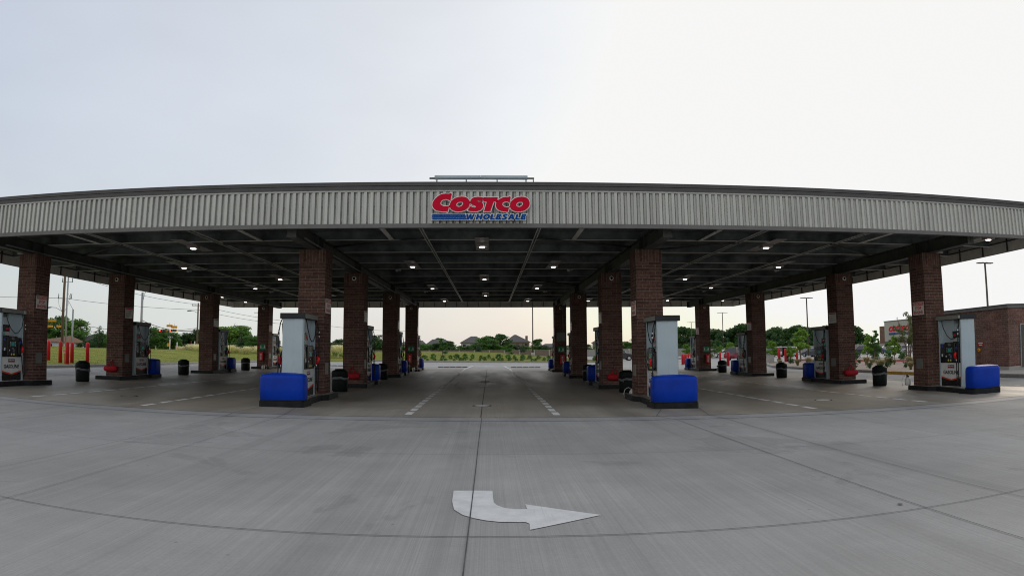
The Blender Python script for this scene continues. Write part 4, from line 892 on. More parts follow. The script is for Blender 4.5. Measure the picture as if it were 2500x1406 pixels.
for j, yb in enumerate((21.85, 30.5, 38.95)):
    for i, xb in enumerate((-15.72, -5.36, 4.80, 14.98)):
        loc = (xb, yb, gz(xb)); bs = (1.03, 1.03, 1.08); rz = (i*2.1+j*1.3) % 6.28
        if fb: bn.location = loc; bn.rotation_euler = (0, 0, rz); bn.scale = bs; fb = False
        else: dup(bn, loc, rz, bin_label(i, j), None, bs)

# ------------------------------------------------------------------ jugs with hoses
def jug(x, y, z, lab, side=1, hose=True, box=True):
    t = thing('sprayer_jug', lab, 'jug', (x, y, z), 0, 'white jugs with hoses by the columns')
    MB().lathe([(.075, 0), (.10, .01), (.105, .10), (.10, .20), (.075, .245), (.04, .262), (.04, .285)], 'jug', 14).build('jug_body', t)
    b = MB(); b.cyl((0, 0, .285), (0, 0, .33), .05, .045, 'dblk', 12); b.tube([(-.05, 0, .345), (.05, 0, .345)], .016, 'dblk', 8); b.tube([(0, 0, .33), (0, 0, .35)], .012, 'dblk', 6); b.build('pump_head', t)
    MB().tube([(.03*side, 0, .27), (.14*side, 0, .33), (.24*side, -.02, .28), (.29*side, -.04, .15), (.27*side, -.05, .02), (.22*side, -.04, -.0)], .010, 'jug', 6).build('hose', t)
jug(-15.50, 41.55, gz(-15.5), 'white jug with curled hose in front of the back row far left column', 1)
jug(-5.20, 41.9, gz(-5.2), 'white jug with hose in front of the back row centre left column', 1)
jug(15.75, 41.75, gz(15.6), 'white jug with clear hose beside the back row far right column', 1)
jug(14.42, 19.30, gz(14.4)+.15, 'white jug with black pump top on the island behind the front row far right column', -1)
jug(4.45, 19.45, gz(4.4)+.0, 'white jug behind the front row centre right column, only its hose showing', -1)

# ------------------------------------------------------------------ speed bumps
for x0, w in ((-4.4, 'left of the middle lane'), (1.72, 'right of the middle lane'), (-14.4, 'in the left lanes'), (12.6, 'in the right lanes')):
    t = thing('speed_bump', 'black and pale rubber speed bump across the exit, ' + w, 'speed bump', (x0, 52.2, gz(x0)), 0, 'speed bumps behind the canopy')
    b = MB(); k = 0; x = 0
    while x < 2.2:
        m = 'rubber' if k % 2 == 0 else 'curbc'; l = .42 if k % 2 == 0 else .09
        V = [(x+dx, yy, zz+gz(x0+x)-gz(x0)) for dx in (0, l) for yy, zz in ((-.16, 0), (-.10, .04), (0, .062), (.10, .04), (.16, 0))]
        b.add(V, [(q, q+5, q+6, q+1) for q in range(4)]+[(0, 1, 2, 3, 4), (9, 8, 7, 6, 5)], m, False); x += l; k += 1
    b.build('rubber_strip', t)
# flush covers
for k, (x, y, lab) in enumerate(((-.28, 16.94, 'nearest on the middle joint'), (-.28, 25.95, 'second on the middle joint'), (-.3, 35.9, 'third on the middle joint'), (-.33, 44.0, 'farthest on the middle joint'),
                  (-10.6, 17.04, 'nearest in the left bay'), (-10.5, 25.63, 'second in the left bay'), (9.63, 16.95, 'nearest in the right bay'), (9.85, 25.65, 'second in the right bay'))):
    t = thing('utility_cover', 'pale round cover flush in the station floor, ' + lab, 'cover', (x, y, gz(x)), 0, 'round covers in the station floor')
    MB().lathe([(.21, -.01), (.215, .0035), (.16, .0045), (0, .005)], 'pgray' if x == -10.6 else 'paintw', 26, smooth=False).build('cover_disc', t)
    if k % 2 == 0: MB().lathe([(.265, -.005), (.262, .0028), (.24, .0025)], 'black', 26, smooth=False).build('cover_rim', t)

# ------------------------------------------------------------------ bollards
def bollard(x, y, h, lab, z=None, grp='red bollards beside the lanes'):
    z = gz(x)+.02 if z is None else z
    t = thing('bollard', lab, 'bollard', (x, y, z), 0, grp)
    r = .125; MB().lathe([(r, -.1), (r, h-.14), (r*.93, h-.08), (r*.7, h-.03), (r*.35, h-.005), (0, h)], 'bollard', 18).build('post', t)
    MB().lathe([(r+.03, -.02), (r+.03, .0), (r, .01)], 'curbc', 14).build('footing', t)
bollard(-29.19, 36.63, 1.47, 'leftmost red bollard on the grass verge at the left')
bollard(-27.34, 35.54, 1.47, 'red bollard left of the small red and white sign, nearer of the pair')
bollard(-27.1, 36.5, 1.44, 'red bollard partly hidden behind another, left of the small red sign', None)
bollard(-26.32, 34.94, 1.47, 'red bollard just right of the small red and white sign at the left')
bollard(-26.88, 37.96, 1.47, 'red bollard standing alone right of the small red sign, by the left kerb')
bollard(18.88, 59.66, 1.02, 'leftmost red bollard of the right group, beside the exit lane')
bollard(19.62, 61.17, 1.0, 'second red bollard from the left in the right group by the exit')
bollard(22.77, 70.62, .98, 'red bollard in the far pair left of the back far right pump', None)
bollard(24.0, 73.5, 1.0, 'red bollard in the far pair hidden partly by the far right pump', None)
bollard(26.49, 80.0, 1.0, 'right bollard of the far pair behind the back row far right pump')
bollard(21.17, 53.54, 1.26, 'tall red bollard in front of the maroon car, between two columns')
bollard(28.83, 75.5, 1.1, 'red bollard left of the maroon car, behind the trash bin')
bollard(33.98, 81.5, 1.1, 'red bollard just right of the maroon car')
bollard(24.3, 72.0, 1.2, 'red bollard showing right beside the back row far right column')
bollard(28.82, 59.0, 1.48, 'leftmost of four tall red bollards around the dark order board')
bollard(32.74, 65.47, 1.45, 'second of four tall red bollards around the dark order board')
bollard(34.12, 66.97, 1.45, 'third of four tall red bollards, overlapping the dark board')
bollard(36.24, 69.44, 1.48, 'rightmost of four tall red bollards near the dark board')
t = thing('order_board', 'dark free standing board on a post among the red bollards', 'board', (33.7, 66.9, gz(33)), 0)
MB().bbox(-.62, .62, -.12, .12, .65, 1.62, 'dblk', .03).build('board_panel', t); MB().box(-.14, .14, -.08, .08, -.05, .65, 'dblk').build('board_post', t)
t = thing('small_sign', 'small red and white sign on a thin red post between the left bollards', 'sign', (-26.8, 35.3, .2), 0)
MB().box(-.02, .02, -.01, .01, 0, 1.0, 'signr').build('post', t); b = MB(); b.box(-.16, .16, -.03, -.012, .80, 1.0, 'sign'); b.box(-.14, .14, -.034, -.030, .90, .98, 'signr'); b.box(-.12, .12, -.034, -.03, .83, .86, 'signr'); b.build('sign_panel', t)
for x, y, h, lab in ((27.0, 57.2, .75, 'tan utility box in the right planting bed left of the tall bollards'),):
    t = thing('utility_box', lab, 'utility box', (x, y, gz(x)+.1), 0); MB().bbox(-.3, .3, -.25, .25, 0, h, 'stone', .04).build('box', t); MB().bbox(-.32, .32, -.27, .27, h, h+.04, 'curbc', .01).build('lid', t)

# ------------------------------------------------------------------ brick building at the right
bd = thing('brick_building', 'low brick building with dark metal roof edge at the right', 'building', (33, 30, 0), 0)
def bp(mb, name, par=None): return mb.build(name, par or bd, (-33, -30, 0) if par is None else (0, 0, 0))
x0, x1, y0, y1 = 25.12, 42.0, 24.79, 30.2
bp(MB().box(x0, x1, y0, y1, .10, 2.98, 'brick_b'), 'brick_wall')
bp(MB().box(x0-.03, x1+.03, y0-.03, y1+.03, -.4, .10, 'stone'), 'concrete_base')
rf = bp(MB().box(x0-.08, x1+.08, y0-.08, y1+.08, 2.98, 3.06, 'dtrim').box(x0-.05, x1+.05, y0-.05, y1+.05, 3.06, 3.17, 'cap'), 'roof_edge')
dr = bp(MB().box(26.02, 27.9, y0-.05, y0-.002, .02, 2.12, 'doorm'), 'double_door')
b = MB(); b.box(25.97, 27.95, -30+y0-.06+30, y0-.003, 2.12, 2.17, 'pgray'); b.box(25.97, 26.02, y0-.06, y0-.003, .02, 2.12, 'pgray'); b.box(26.94, 26.98, y0-.06, y0-.051, .03, 2.11, 'dblk'); b.build('door_frame', dr)
MB().tube([(26.14, y0-.09, 1.0), (26.28, y0-.09, 1.0)], .015, 'steel', 6).build('door_handle', dr)
t = thing('emergency_sign', 'small red sign on the side of the low brick building', 'sign', (x0-.012, 26.93, 1.26), 0)
MB().box(-.012, .0, -.22, .22, -.12, .12, 'signr').build('panel', t); b = MB(); b.box(-.015, -.0125, -.17, .17, .02, .07, 'sign'); b.box(-.015, -.0125, -.12, .12, -.07, -.03, 'sign'); b.build('lettering', t)
t = thing('emergency_stop', 'yellow round emergency stop button below the red sign on the brick wall', 'button', (x0-.02, 27.04, .95), 0)
b = MB(); b.tube([(0, 0, 0), (-.05, 0, 0), (-.08, 0, 0)], [.10, .10, .06], 'estop', 14); b.build('button_housing', t); MB().tube([(-.08, 0, 0), (-.10, 0, 0)], .035, 'red', 10).build('button', t)

# big store far right
Zs = 9.0
st = thing('store_building', 'big grey and brick warehouse store with red and blue sign far behind the parking lot', 'building', (150, 210, 0), 0)
def sp(mb, name): return mb.build(name, st, (-150, -210, 0))
def wall_poly(p, q, z0, z1, m, th=1.0):
    d = Vector((q[0]-p[0], q[1]-p[1])).normalized(); n_ = Vector((-d.y, d.x))*th*(1 if True else 1); P4 = [p, q, (q[0]+n_.x, q[1]+n_.y), (p[0]+n_.x, p[1]+n_.y)]; return MB().prism(P4, z0, z1, m)
A_, B_ = Vector((142.49, 203.12)), Vector((139.7, 178.0)); dd = (A_-B_).normalized()
sp(MB().prism([(142.49, 203.12), (139.0, 172.0), (210, 172.0), (210, 203.12)], 1.95, 9.0, 'storew'), 'grey_wall')
sp(MB().prism([(142.45, 203.16), (138.9, 171.9), (210.1, 171.9), (210.1, 203.16)], -1.5, 1.95, 'brick_b'), 'brick_base')
sp(MB().prism([(142.3, 203.3), (138.8, 171.7), (210.3, 171.7), (210.3, 203.3)], 9.0, 9.25, 'dtrim'), 'roof_edge')
sp(MB().prism([(161.3, 233.5), (160.2, 203.4), (215, 203.4), (215, 233.5)], -1.5, 8.3, 'brick_b'), 'brick_wing')
U_ = Vector((138.99-142.49, 172.0-203.12, 0)).normalized(); o_ = Vector((142.49, 203.12, 0))+Vector((-.12, .014, 0)); b = MB()
text_on(b, 'COSTCO', o_+U_*3.4+Vector((0, 0, 5.3)), U_, (0, 0, 1), 14.5, 1.9, 'cred', .07, .25, out=.05); sl_ = sp(b, 'sign_letters')
b = MB(); text_on(b, 'WHOLESALE', o_+U_*8.6+Vector((0, 0, 4.2)), U_, (0, 0, 1), 9.0, .75, 'cblue', .04, .25, out=.05)
q = o_+U_*3.4+Vector((-.05, 0, 4.2)); b.add([tuple(q), tuple(q+U_*5), tuple(q+U_*5+Vector((0, 0, .7))), tuple(q+Vector((0, 0, .7)))], [(0, 1, 2, 3)], 'cblue'); sp(b, 'sign_blue')

# ------------------------------------------------------------------ light poles
def lamp_pole(x, y, h, z, lab, hw=.62):
    t = thing('light_pole', lab, 'light pole', (x, y, z), 0, 'bronze parking lot light poles')
    MB().tube([(0, 0, -.1), (0, 0, h)], [.10, .075], 'pdark', 8).build('pole', t)
    b = MB()
    for s in (-1, 1): b.tube([(0, 0, h+.02), (s*.2, 0, h+.03), (s*hw, 0, h)], [.04, .06, .03], 'pdark', 6); b.bbox(min(s*.25, s*(hw+.2)), max(s*.25, s*(hw+.2)), -.18, .18, h-.03, h+.04, 'pdark', .02)
    b.build('lamp_heads', t); MB().cyl((0, 0, -.1), (0, 0, .55), .26, .26, 'stone', 12).build('footing', t)
lamp_pole(38.9, 71.5, 7.62, gz(38), 'bronze twin head light pole behind the red bollards, right of the third row column')
lamp_pole(45.8, 118.0, 8.6, gz(45), 'tall bronze twin head light pole above the maroon car', .85)
lamp_pole(50.0, 150.0, 8.2, -.5, 'distant twin head light pole left of the back row far right column', .85)
lamp_pole(38.29, 40.0, 7.7, gz(38)+.0, 'twin head light pole rising behind the low brick building')
lamp_pole(6.55, 95.0, 8.5, tz(6.5, 95)-.05, 'single bronze light pole on the grass behind the middle lane')

# ------------------------------------------------------------------ left street: poles, wires, signals (1.6 times as far as the verge)
K = 1.6
def far(x, y, z, k=K): return ((x+.063)*k-.063, y*k, (z-1.536)*k+1.536)
GZ = .5
wp = far(-45.9, 60, 8.86)
t = thing('utility_pole', 'tall brown wooden utility pole with upswept insulators at the far left', 'utility pole', (wp[0], wp[1], GZ), 0)
MB().tube([(0, 0, -1), (0, 0, 18)], [.27, .20], 'wood', 10).build('pole', t)
for zz, xs_ in ((12.0, (-.55, .85, 1.75)), (9.2, (-1.25, .9, 1.4, 1.7))):
    b = MB(); b.tube([(min(xs_), 0, zz-.35), (max(xs_), 0, zz-.35)], .05, 'pgray', 6)
    for x in xs_: b.tube([(x, 0, zz-.35), (x-.08*(1 if x > 0 else -1), 0, zz+.1), (x+.06, 0, zz+.5)], [.07, .09, .05], 'pgray', 6)
    b.build('insulator_arm', t)
b = MB()
for s in (-1, 1): b.tube([(s*1.25, 0, 8.85), (s*1.0, 0, 7.7), (s*.3, 0, 6.7)], .03, 'pgray', 6)
b.build('arm_braces', t)
b = MB(); b.tube([(-.15, 0, 6.6), (-1.5, -.2, 7.25), (-2.6, -.4, 7.3)], .05, 'pgray', 6); b.tube([(-2.4, -.4, 7.3), (-3.4, -.5, 7.2)], [.10, .16], 'pgray', 8); b.build('lamp_arm', t)
t = thing('steel_pole', 'thin pale steel pole standing close behind the tall wooden pole', 'pole', (far(-44.95, 60, 0)[0], wp[1]-1, GZ), 0)
MB().tube([(0, 0, -1), (0, 0, 13)], [.17, .13], 'pgray', 8).build('pole', t)
q = far(-44.57, 60, 5.27)
t = thing('street_lamp', 'grey concrete street lamp with long thin arm, right of the wooden pole', 'street lamp', (q[0], q[1], GZ), 0)
MB().tube([(0, 0, -1), (.05, 0, q[2]-GZ)], [.22, .14], 'pgray', 8).build('pole', t); MB().tube([(.05, 0, q[2]-GZ-.1), (-.9, 0, q[2]-GZ+1.2), (-1.15, 0, q[2]-GZ+1.45), (-1.7, 0, q[2]-GZ+1.5)], .04, 'pgray', 6).build('arm', t)
q = far(-41.8, 70, 7.98)
t = thing('steel_pole', 'grey steel traffic pole rising above the second row far left pump', 'pole', (q[0], q[1], GZ), 0)
MB().tube([(0, 0, -1), (0, 0, q[2]-GZ)], [.30, .22], 'pgray', 10).build('pole', t); MB().tube([(.2, 0, q[2]-GZ-1.5), (.45, 0, q[2]-GZ-.3), (.75, 0, q[2]-GZ+.5)], [.04, .04, .12], 'pgray', 6).build('lamp', t)
q4 = far(-34.3, 70, 6.75)
t = thing('utility_pole', 'brown wooden pole with cross arm and lamp beside the third row far left column', 'utility pole', (q4[0], q4[1], GZ), 0)
MB().tube([(0, 0, -1), (0, 0, q4[2]-GZ)], [.20, .14], 'wood', 8).build('pole', t)
b = MB(); b.box(-1.3, .6, -.06, .06, q4[2]-GZ-.55, q4[2]-GZ-.42, 'wood')
for x in (-1.2, -.5, .5): b.cyl((x, 0, q4[2]-GZ-.42), (x, 0, q4[2]-GZ-.2), .05, .04, 'pgray', 6)
b.build('cross_arm', t); MB().tube([(0, 0, q4[2]-GZ-1.9), (-1.0, 0, q4[2]-GZ-1.45), (-1.6, 0, q4[2]-GZ-1.45), (-2.2, 0, q4[2]-GZ-1.5)], [.04, .04, .12, .12], 'pgray', 6).build('lamp_arm', t)
t = thing('utility_pole', 'distant small wooden pole with cross arm left of the back row far left column', 'utility pole', (far(-30.6, 80, 0)[0], 128, GZ), 0)
MB().tube([(0, 0, -1), (0, 0, 9)], [.16, .12], 'wood', 8).build('pole', t); MB().box(-.9, .7, -.05, .05, 8.5, 8.62, 'wood').build('cross_arm', t)
def wire(a, b_, sag, lab, r=.035):
    m = MB().tube(hang(a, b_, sag), r, 'wire', 5).build('overhead_wire'); tag(m, lab, 'wire', 'overhead wires over the street at the left')
tp = Vector((wp[0], wp[1], 0)); 
wire((wp[0]-60, wp[1]-20, 10.2), (wp[0], wp[1], 9.4), .5, 'upper thin wire running left from the tall wooden pole', .03)
wire((wp[0], wp[1], 9.4), (q4[0], q4[1], 8.6), .3, 'upper thin wire from the tall wooden pole to the right wooden pole', .03)
wire((wp[0]-60, wp[1]-20, 5.6), (wp[0], wp[1], 5.6), .4, 'thick lower wire left of the tall wooden pole')
wire((wp[0]-60, wp[1]-20, 4.9), (wp[0], wp[1], 5.0), .4, 'lowest wire left of the tall wooden pole', .03)
wire((wp[0], wp[1], 5.6), (q4[0], q4[1], 5.2), 1.2, 'thick sagging wire between the two wooden poles')
wire((wp[0], wp[1], 5.0), (q4[0], q4[1], 4.6), 1.5, 'lowest sagging wire between the two wooden poles', .03)
wire((wp[0], wp[1], 14), (q4[0], q4[1], 9.6), .8, 'high wire sloping down from the tall wooden pole', .03)
q3 = q; wire((q3[0], q3[1], 6.6), (q4[0]+3, q4[1]-4, 4.7), .9, 'black signal cable drooping from the steel pole to the right', .06)
wire((q4[0], q4[1], 9.5), (far(-24, 80, 0)[0], 128, 7.0), .5, 'upper wire behind the third row far left column', .03)
wire((q4[0], q4[1], 8.6), (far(-24, 80, 0)[0], 128, 6.4), .5, 'lower wire behind the third row far left column', .03)
wire((far(-24, 80, 0)[0], 128, 7.0), (-20, 150, 6.0), .5, 'far wire fading right behind the front pump', .03)
def signal(x, y, z, lab, lit=None, w=1.25, vertical=False, n=3):
    t = thing('traffic_signal', lab, 'traffic signal', (x, y, z), 0, 'yellow traffic signals over the street')
    MB().bbox(-w/2, w/2, -.12, .12, -.20, .20, 'sigy', .04).build('housing', t)
    if lit is not None:
        b = MB(); b.bbox(-w/2+.05, w/2-.05, -.15, -.121, -.17, .17, 'dblk', .01); b.build('face', t)
        for k in range(3):
            b = MB(); xx = -w/2+w*(k+.5)/3; b.tube([(xx, -.15, 0), (xx, -.18, 0)], .13, 'sigr' if k == lit else 'grayp', 14); b.build('lens', t)
            MB().tube([(xx, -.15, .15), (xx, -.34, .13)], [.03, .03], 'sigy', 6).build('visor', t)
    MB().tube([(0, 0, .2), (0, 0, .55)], .03, 'pgray', 6).build('hanger', t)
for (x, z, w, lit, lab) in ((-51.55, 4.24, 1.7, None, 'long yellow traffic signal seen from behind at the far left'), (-51.62, 3.56, .8, None, 'small yellow signal below the long one at the far left'), (-50.25, 3.58, .75, None, 'small yellow signal just left of the tall wooden pole'),
                       (-36.06, 3.34, 1.15, 0, 'yellow traffic signal with lit red lens, left of the pair'), (-34.8, 3.37, 1.0, 0, 'yellow traffic signal with lit red lens, right of the pair'), (-35.25, 3.86, .75, None, 'yellow signal seen from behind above the red ones, left'), (-34.68, 3.74, .75, None, 'yellow signal seen from behind above the red ones, right')):
    X_, Y_, Z_ = far(x, 65, z); signal(X_, Y_, Z_, lab, lit, w*K*.95 if lit is None else w*K*.9)
for x, zt, m, lab in ((-35.7, 2.42, 'sign', 'white post with yellow sign in front of the left trees'), (-34.8, 2.1, 'sign', 'shorter white post with small yellow sign in front of the left trees'), (-32.64, 2.23, 'sign', 'white post beside the lit pedestrian signal'), (-33.07, 2.26, 'bollard', 'thin orange marker post in front of the left trees')):
    X_, Y_, Z_ = far(x, 66, zt); t = thing('marker_post', lab, 'post', (X_, Y_, 0), 0)
    MB().tube([(0, 0, 0), (0, 0, Z_)], .09 if m == 'sign' else .05, m, 8).build('post', t)
    if x in (-35.7, -34.8): MB().box(-.55 if x < -35 else -.28, -.12, -.03, .03, Z_-1.3, Z_-.7, 'sigy').build('sign_panel', t)
    if x == -32.64: MB().bbox(.1, .4, -.1, .1, Z_-1.0, Z_-.5, 'dblk', .02).build('signal_box', t); MB().bbox(.14, .36, -.13, -.10, Z_-.92, Z_-.62, 'sigr', .01).build('lens', t)

# ------------------------------------------------------------------ houses
def house(lab, x0, x1, y0, y1, zb, ze, rx0, rx1, zr, roof='roofg', wall='wallh', chim=None, gable=False):
    cx, cy = (x0+x1)/2, (y0+y1)/2; t = thing('house', lab, 'house', (cx, cy, zb), 0, 'houses beyond the grass')
    MB().box(x0-cx+.4, x1-cx-.4, y0-cy+.4, y1-cy-.4, -2, ze-zb, wall).build('wall', t)
    b = MB(); E0, E1_ = ze-zb, zr-zb; rx0 -= cx; rx1 -= cx; X0, X1, Y0, Y1 = x0-cx, x1-cx, y0-cy, y1-cy
    V = [(X0, Y0, E0), (X1, Y0, E0), (X1, Y1, E0), (X0, Y1, E0), (rx0, 0, E1_), (rx1, 0, E1_), (X0, Y0, E0-.2), (X1, Y0, E0-.2), (X1, Y1, E0-.2), (X0, Y1, E0-.2)]
    b.add(V, [(0, 1, 5, 4), (1, 2, 5), (2, 3, 4, 5), (3, 0, 4), (6, 7, 1, 0), (7, 8, 2, 1), (8, 9, 3, 2), (9, 6, 0, 3), (9, 8, 7, 6)], roof); r = b.build('roof', t)
    if chim: MB().bbox(chim-cx-.45, chim-cx+.45, -.3, .6, E0-.5, chimz-zb, 'wallh', .1).build('chimney', r)
    for k, wx in enumerate(np.linspace(X0+1.6, X1-1.6, max(2, int((X1-X0)/3.2)))):
        w = MB().box(wx-.5, wx+.5, Y0+.36, Y0+.40, E0-1.9, E0-.6, 'glass').build('window', t)
        MB().box(wx-.6, wx+.6, Y0+.33, Y0+.36, E0-2.0, E0-1.9, 'white').build('sill', w)
chimz = 6.5
house('hip roofed house with dark grey roof and pale wall, left of centre beyond the grass', -10.94, -1.23, 226, 240, .5, 3.93, -7.12, -5.05, 6.37, wall='storew')
house('steep pyramid roofed grey house with brick chimney, right of centre', 5.2, 14.9, 226, 240, .5, 4.1, 9.1, 9.9, 6.9, chim=13.8)
house('low brown grey roofed house at the left end of the middle view', -23.5, -13.9, 226, 238, .5, 3.3, -21.5, -16.8, 5.26)
house('partly hidden grey roof at the far left of the middle view', -34, -23.9, 224, 236, .5, 3.3, -30, -25, 4.8)
house('low grey roof behind trees right of the light pole', 18.6, 26.5, 226, 238, .5, 2.2, 20.7, 23.4, 3.45)
chimz = 0
house('grey roofed house between the second and third row centre right columns', 37.5, 47, 215, 228, .5, 3.6, 41.5, 43, 6.6)
q1, q2 = far(-72.6, 90, 0), far(-68.4, 90, 0)
house('white gabled house with brown roof behind the left bollards', q1[0]-3, q2[0], 144, 154, .3, far(0, 90, 1.9)[2], q1[0]+4.6, q1[0]+5.4, far(0, 90, 2.95)[2], 'roofb', 'wallw')
house('brown roofed low house beside the white gabled one at the far left', q1[0]-12, q1[0]+1.5, 138, 143, .3, far(0, 90, 1.3)[2], q1[0]-9, q1[0]-3, far(0, 90, 2.65)[2], 'roofb', 'wallh')
q1, q2 = far(-72.6, 100, 0), far(-69.0, 100, 0)
house('dark grey roofed house between trees, left of the second row far left column', q1[0]-2, q2[0]+1, 160, 172, .3, far(0, 100, 2.2)[2], q1[0]+1, q2[0]-.5, far(0, 100, 3.6)[2], 'roofg', 'wallh')
q1 = far(-65.2, 120, 0); house('blue grey roofed house between the left trees under the traffic signals', q1[0]-3, q1[0]+7, 192, 202, .3, far(0, 120, 2.4)[2], q1[0]-.5, q1[0]+1.2, far(0, 120, 3.7)[2], 'roofg', 'wallw')
# brick fence with pale posts
fn = thing('garden_wall', 'long low brick garden wall with pale posts beyond the back grass', 'wall', (0, 110, 0), 0)
MB().box(-48, 13, -.1, .1, .2, 1.30, 'fence').box(-48, 13, -.14, .14, 1.30, 1.34, 'stone').build('wall_panels', fn)
x = -48.0
while x < 13.1: MB().bbox(x-.11, x+.11, -.2, .2, .2, 1.36, 'stone', .02).build('post', fn); x += 2.66
fn = thing('concrete_wall', 'long pale concrete wall behind the parking lot at the right', 'wall', (75, 132, -.7), 0)
MB().box(-60, 75, 0, .2, -.3, 1.95, 'curbc').box(-60, 75, -.03, .23, 1.95, 2.02, 'stone').build('wall_panels', fn)
for k in range(28): MB().bbox(-60+k*5-.2, -60+k*5+.2, -.08, .28, -.3, 2.1, 'stone', .02).build('post', fn)
# ------------------------------------------------------------------ trees and plants
rng = np.random.default_rng(11)
def leaf_cloud(clumps, n, size, m, mb=None, flat_=.0):
    """n small leaf-like quads spread through clumps (x, y, z, r)"""
    mb = mb or MB(); C = np.array(clumps, float); wts = C[:, 3]**2; wts /= wts.sum()
    k = rng.choice(len(C), n, p=wts); d = rng.normal(size=(n, 3)); d /= np.linalg.norm(d, axis=1)[:, None]
    rr = rng.random(n)**.45; P = C[k, :3]+d*(C[k, 3]*rr)[:, None]*np.array([1, 1, .85])
    a = rng.normal(size=(n, 3)); a[:, 2] *= (1-flat_); a /= np.linalg.norm(a, axis=1)[:, None]; b = np.cross(a, rng.normal(size=(n, 3))); b /= np.linalg.norm(b, axis=1)[:, None]
    s = size*(.6+.8*rng.random(n)); s1 = (a*s[:, None]); s2 = b*(s*.55)[:, None]
    V = np.stack([P-s1, P-s2*.9+s1*.1, P+s1, P+s2], 1).reshape(-1, 3)
    return mb.add(V.tolist(), [(4*i, 4*i+1, 4*i+2, 4*i+3) for i in range(n)], m)
def limbs(h, r, spread, top, n, m='bark', y0=.0):
    b = MB(); b.tube([(0, 0, -.03*h), (0.01*h, 0, .15*h), (-.012*h, .01*h, .38*h), (.01*h, 0, top*h)], [r*1.25, r, r*.75, r*.25], m, 8)
    for k in range(n):
        a = 2.4*k+.5; z = h*(.22+.5*k/n); e = spread*h*(.6+.4*((k*7) % 5)/4)
        b.tube([(0, 0, z), (.4*e*math.cos(a), .4*e*math.sin(a), z+.10*h), (e*math.cos(a), e*math.sin(a), z+.26*h)], [r*.5, r*.32, r*.1], m, 6)
    return b
def ov(kind, seed):
    """clump centres of a crown of unit height"""
    r = random.Random(seed); c = []
    if kind == 'broad':
        for k in range(34):
            a = r.uniform(0, 6.28); u = r.uniform(-1, 1); q = math.sqrt(1-u*u)*r.uniform(.55, 1); w = .36*(1.0 if u < .3 else 1.15-.5*u); c.append((w*q*math.cos(a), w*q*math.sin(a), .47+.40*u, r.uniform(.08, .15)))
        c += [(0, 0, .35, .2), (0, 0, .55, .2)]
    elif kind == 'young':
        for k in range(16):
            z = r.uniform(.30, .95); w = .17*(1.05-abs(z-.5)*1.6 if z > .5 else 1-.8*(.5-z)/.2*.4); a = r.uniform(0, 6.28); c.append((w*math.cos(a), w*math.sin(a), z, .09*(1.15-z*.55)))
        c.append((0, 0, .97, .035)); c += [(0, 0, .5, .12), (0, 0, .7, .09)]
    elif kind == 'cone':
        for k in range(22):
            z = .1+.85*k/22; w = .22*(1-z)+.01; a = 2.4*k; c.append((w*.7*math.cos(a), w*.7*math.sin(a), z, max(.03, .17*(1-z))))
    elif kind == 'bush':
        for k in range(14): a = r.uniform(0, 6.28); w = r.uniform(0, .42); c.append((w*math.cos(a), w*math.sin(a), r.uniform(.2, .72), r.uniform(.14, .26)))
    elif kind == 'open':
        for k in range(24):
            a = r.uniform(0, 6.28); z = r.uniform(.42, .98); w = r.uniform(.08, .34)*(.55+.6*z)*(1 if z < .85 else .6); c.append((w*math.cos(a), w*math.sin(a), z, r.uniform(.035, .085)))
    return c
PROT = {}
def proto(key, kind, seed, n, size, m):
    t = thing(key, 'x', 'tree'); leaf_cloud(ov(kind, seed), n, size, m).build('crown', t)
    if kind == 'broad': limbs(1, .028, .26, .75, 6).build('trunk', t)
    elif kind == 'young': limbs(1, .014, .12, .9, 5).build('trunk', t)
    elif kind == 'cone': limbs(1, .018, .05, .9, 2).build('trunk', t)
    elif kind == 'open':
        b = MB()
        for a, w in ((0, .22), (1.3, .18), (2.6, .24), (4.0, .2), (5.2, .25)):
            b.tube([(.03*math.cos(a), .03*math.sin(a), -.02), (.05*math.cos(a), .05*math.sin(a), .3), (w*.6*math.cos(a), w*.6*math.sin(a), .62), (w*math.cos(a), w*math.sin(a), .9)], [.016, .013, .008, .003], 'bark', 6)
        b.build('trunk', t)
    prime(t); PROT[key] = t; return t
for k, a in {'broad_a': ('broad', 1, 5200, .026, 'leafd'), 'broad_b': ('broad', 2, 5200, .025, 'leafm'), 'broad_c': ('broad', 5, 4800, .028, 'leafd'), 'broad_l': ('broad', 13, 5600, .025, 'leafg'), 'young_a': ('young', 3, 2400, .024, 'leafm'), 'young_b': ('young', 4, 2400, .026, 'leafl'),
             'cone_a': ('cone', 6, 2200, .017, 'leafy'), 'cone_b': ('cone', 8, 2000, .019, 'leafd'), 'open_a': ('open', 9, 2600, .015, 'leafo')}.items(): proto(k, *a)
NAMES = {'broad': 'broad_tree', 'young': 'young_tree', 'cone': 'conifer_tree', 'open': 'myrtle_tree'}
used_p = set()
def tree(key, x, y, z, h, w, lab, grp=None):
    """h height, w width factor"""
    p = PROT[key]; rz = random.uniform(0, 6.28); o = dup(p, (x, y, z), rz, lab, grp, (h*w, h*w, h)); o.name = NAMES[key[:-2]]
    return o
def T(key, x, y, ztop, zb, w, lab, grp=None, k=1.0):
    """measured at distance y; pushed k times farther with its size"""
    if key.startswith('broad'): w *= 1.5; ztop = zb+(ztop-zb)*1.07
    X, Y, Z1 = far(x, y, ztop, k); Zb = zb if k == 1 else far(x, y, zb, k)[2]; return tree(key, X, Y, Zb, Z1-Zb, w, lab, grp)
T('young_a', -6.28, 82, 2.97, -.04+.3, 1.35, 'young green tree on thin stakes on the grass, left of centre')
T('young_a', 2.52, 82, 2.55, -.07+.35, 1.3, 'young green tree on the grass right of centre')
T('cone_a', -1.83, 100, 2.82, .95, 1.35, 'dark conifer in front of the hip roofed house')
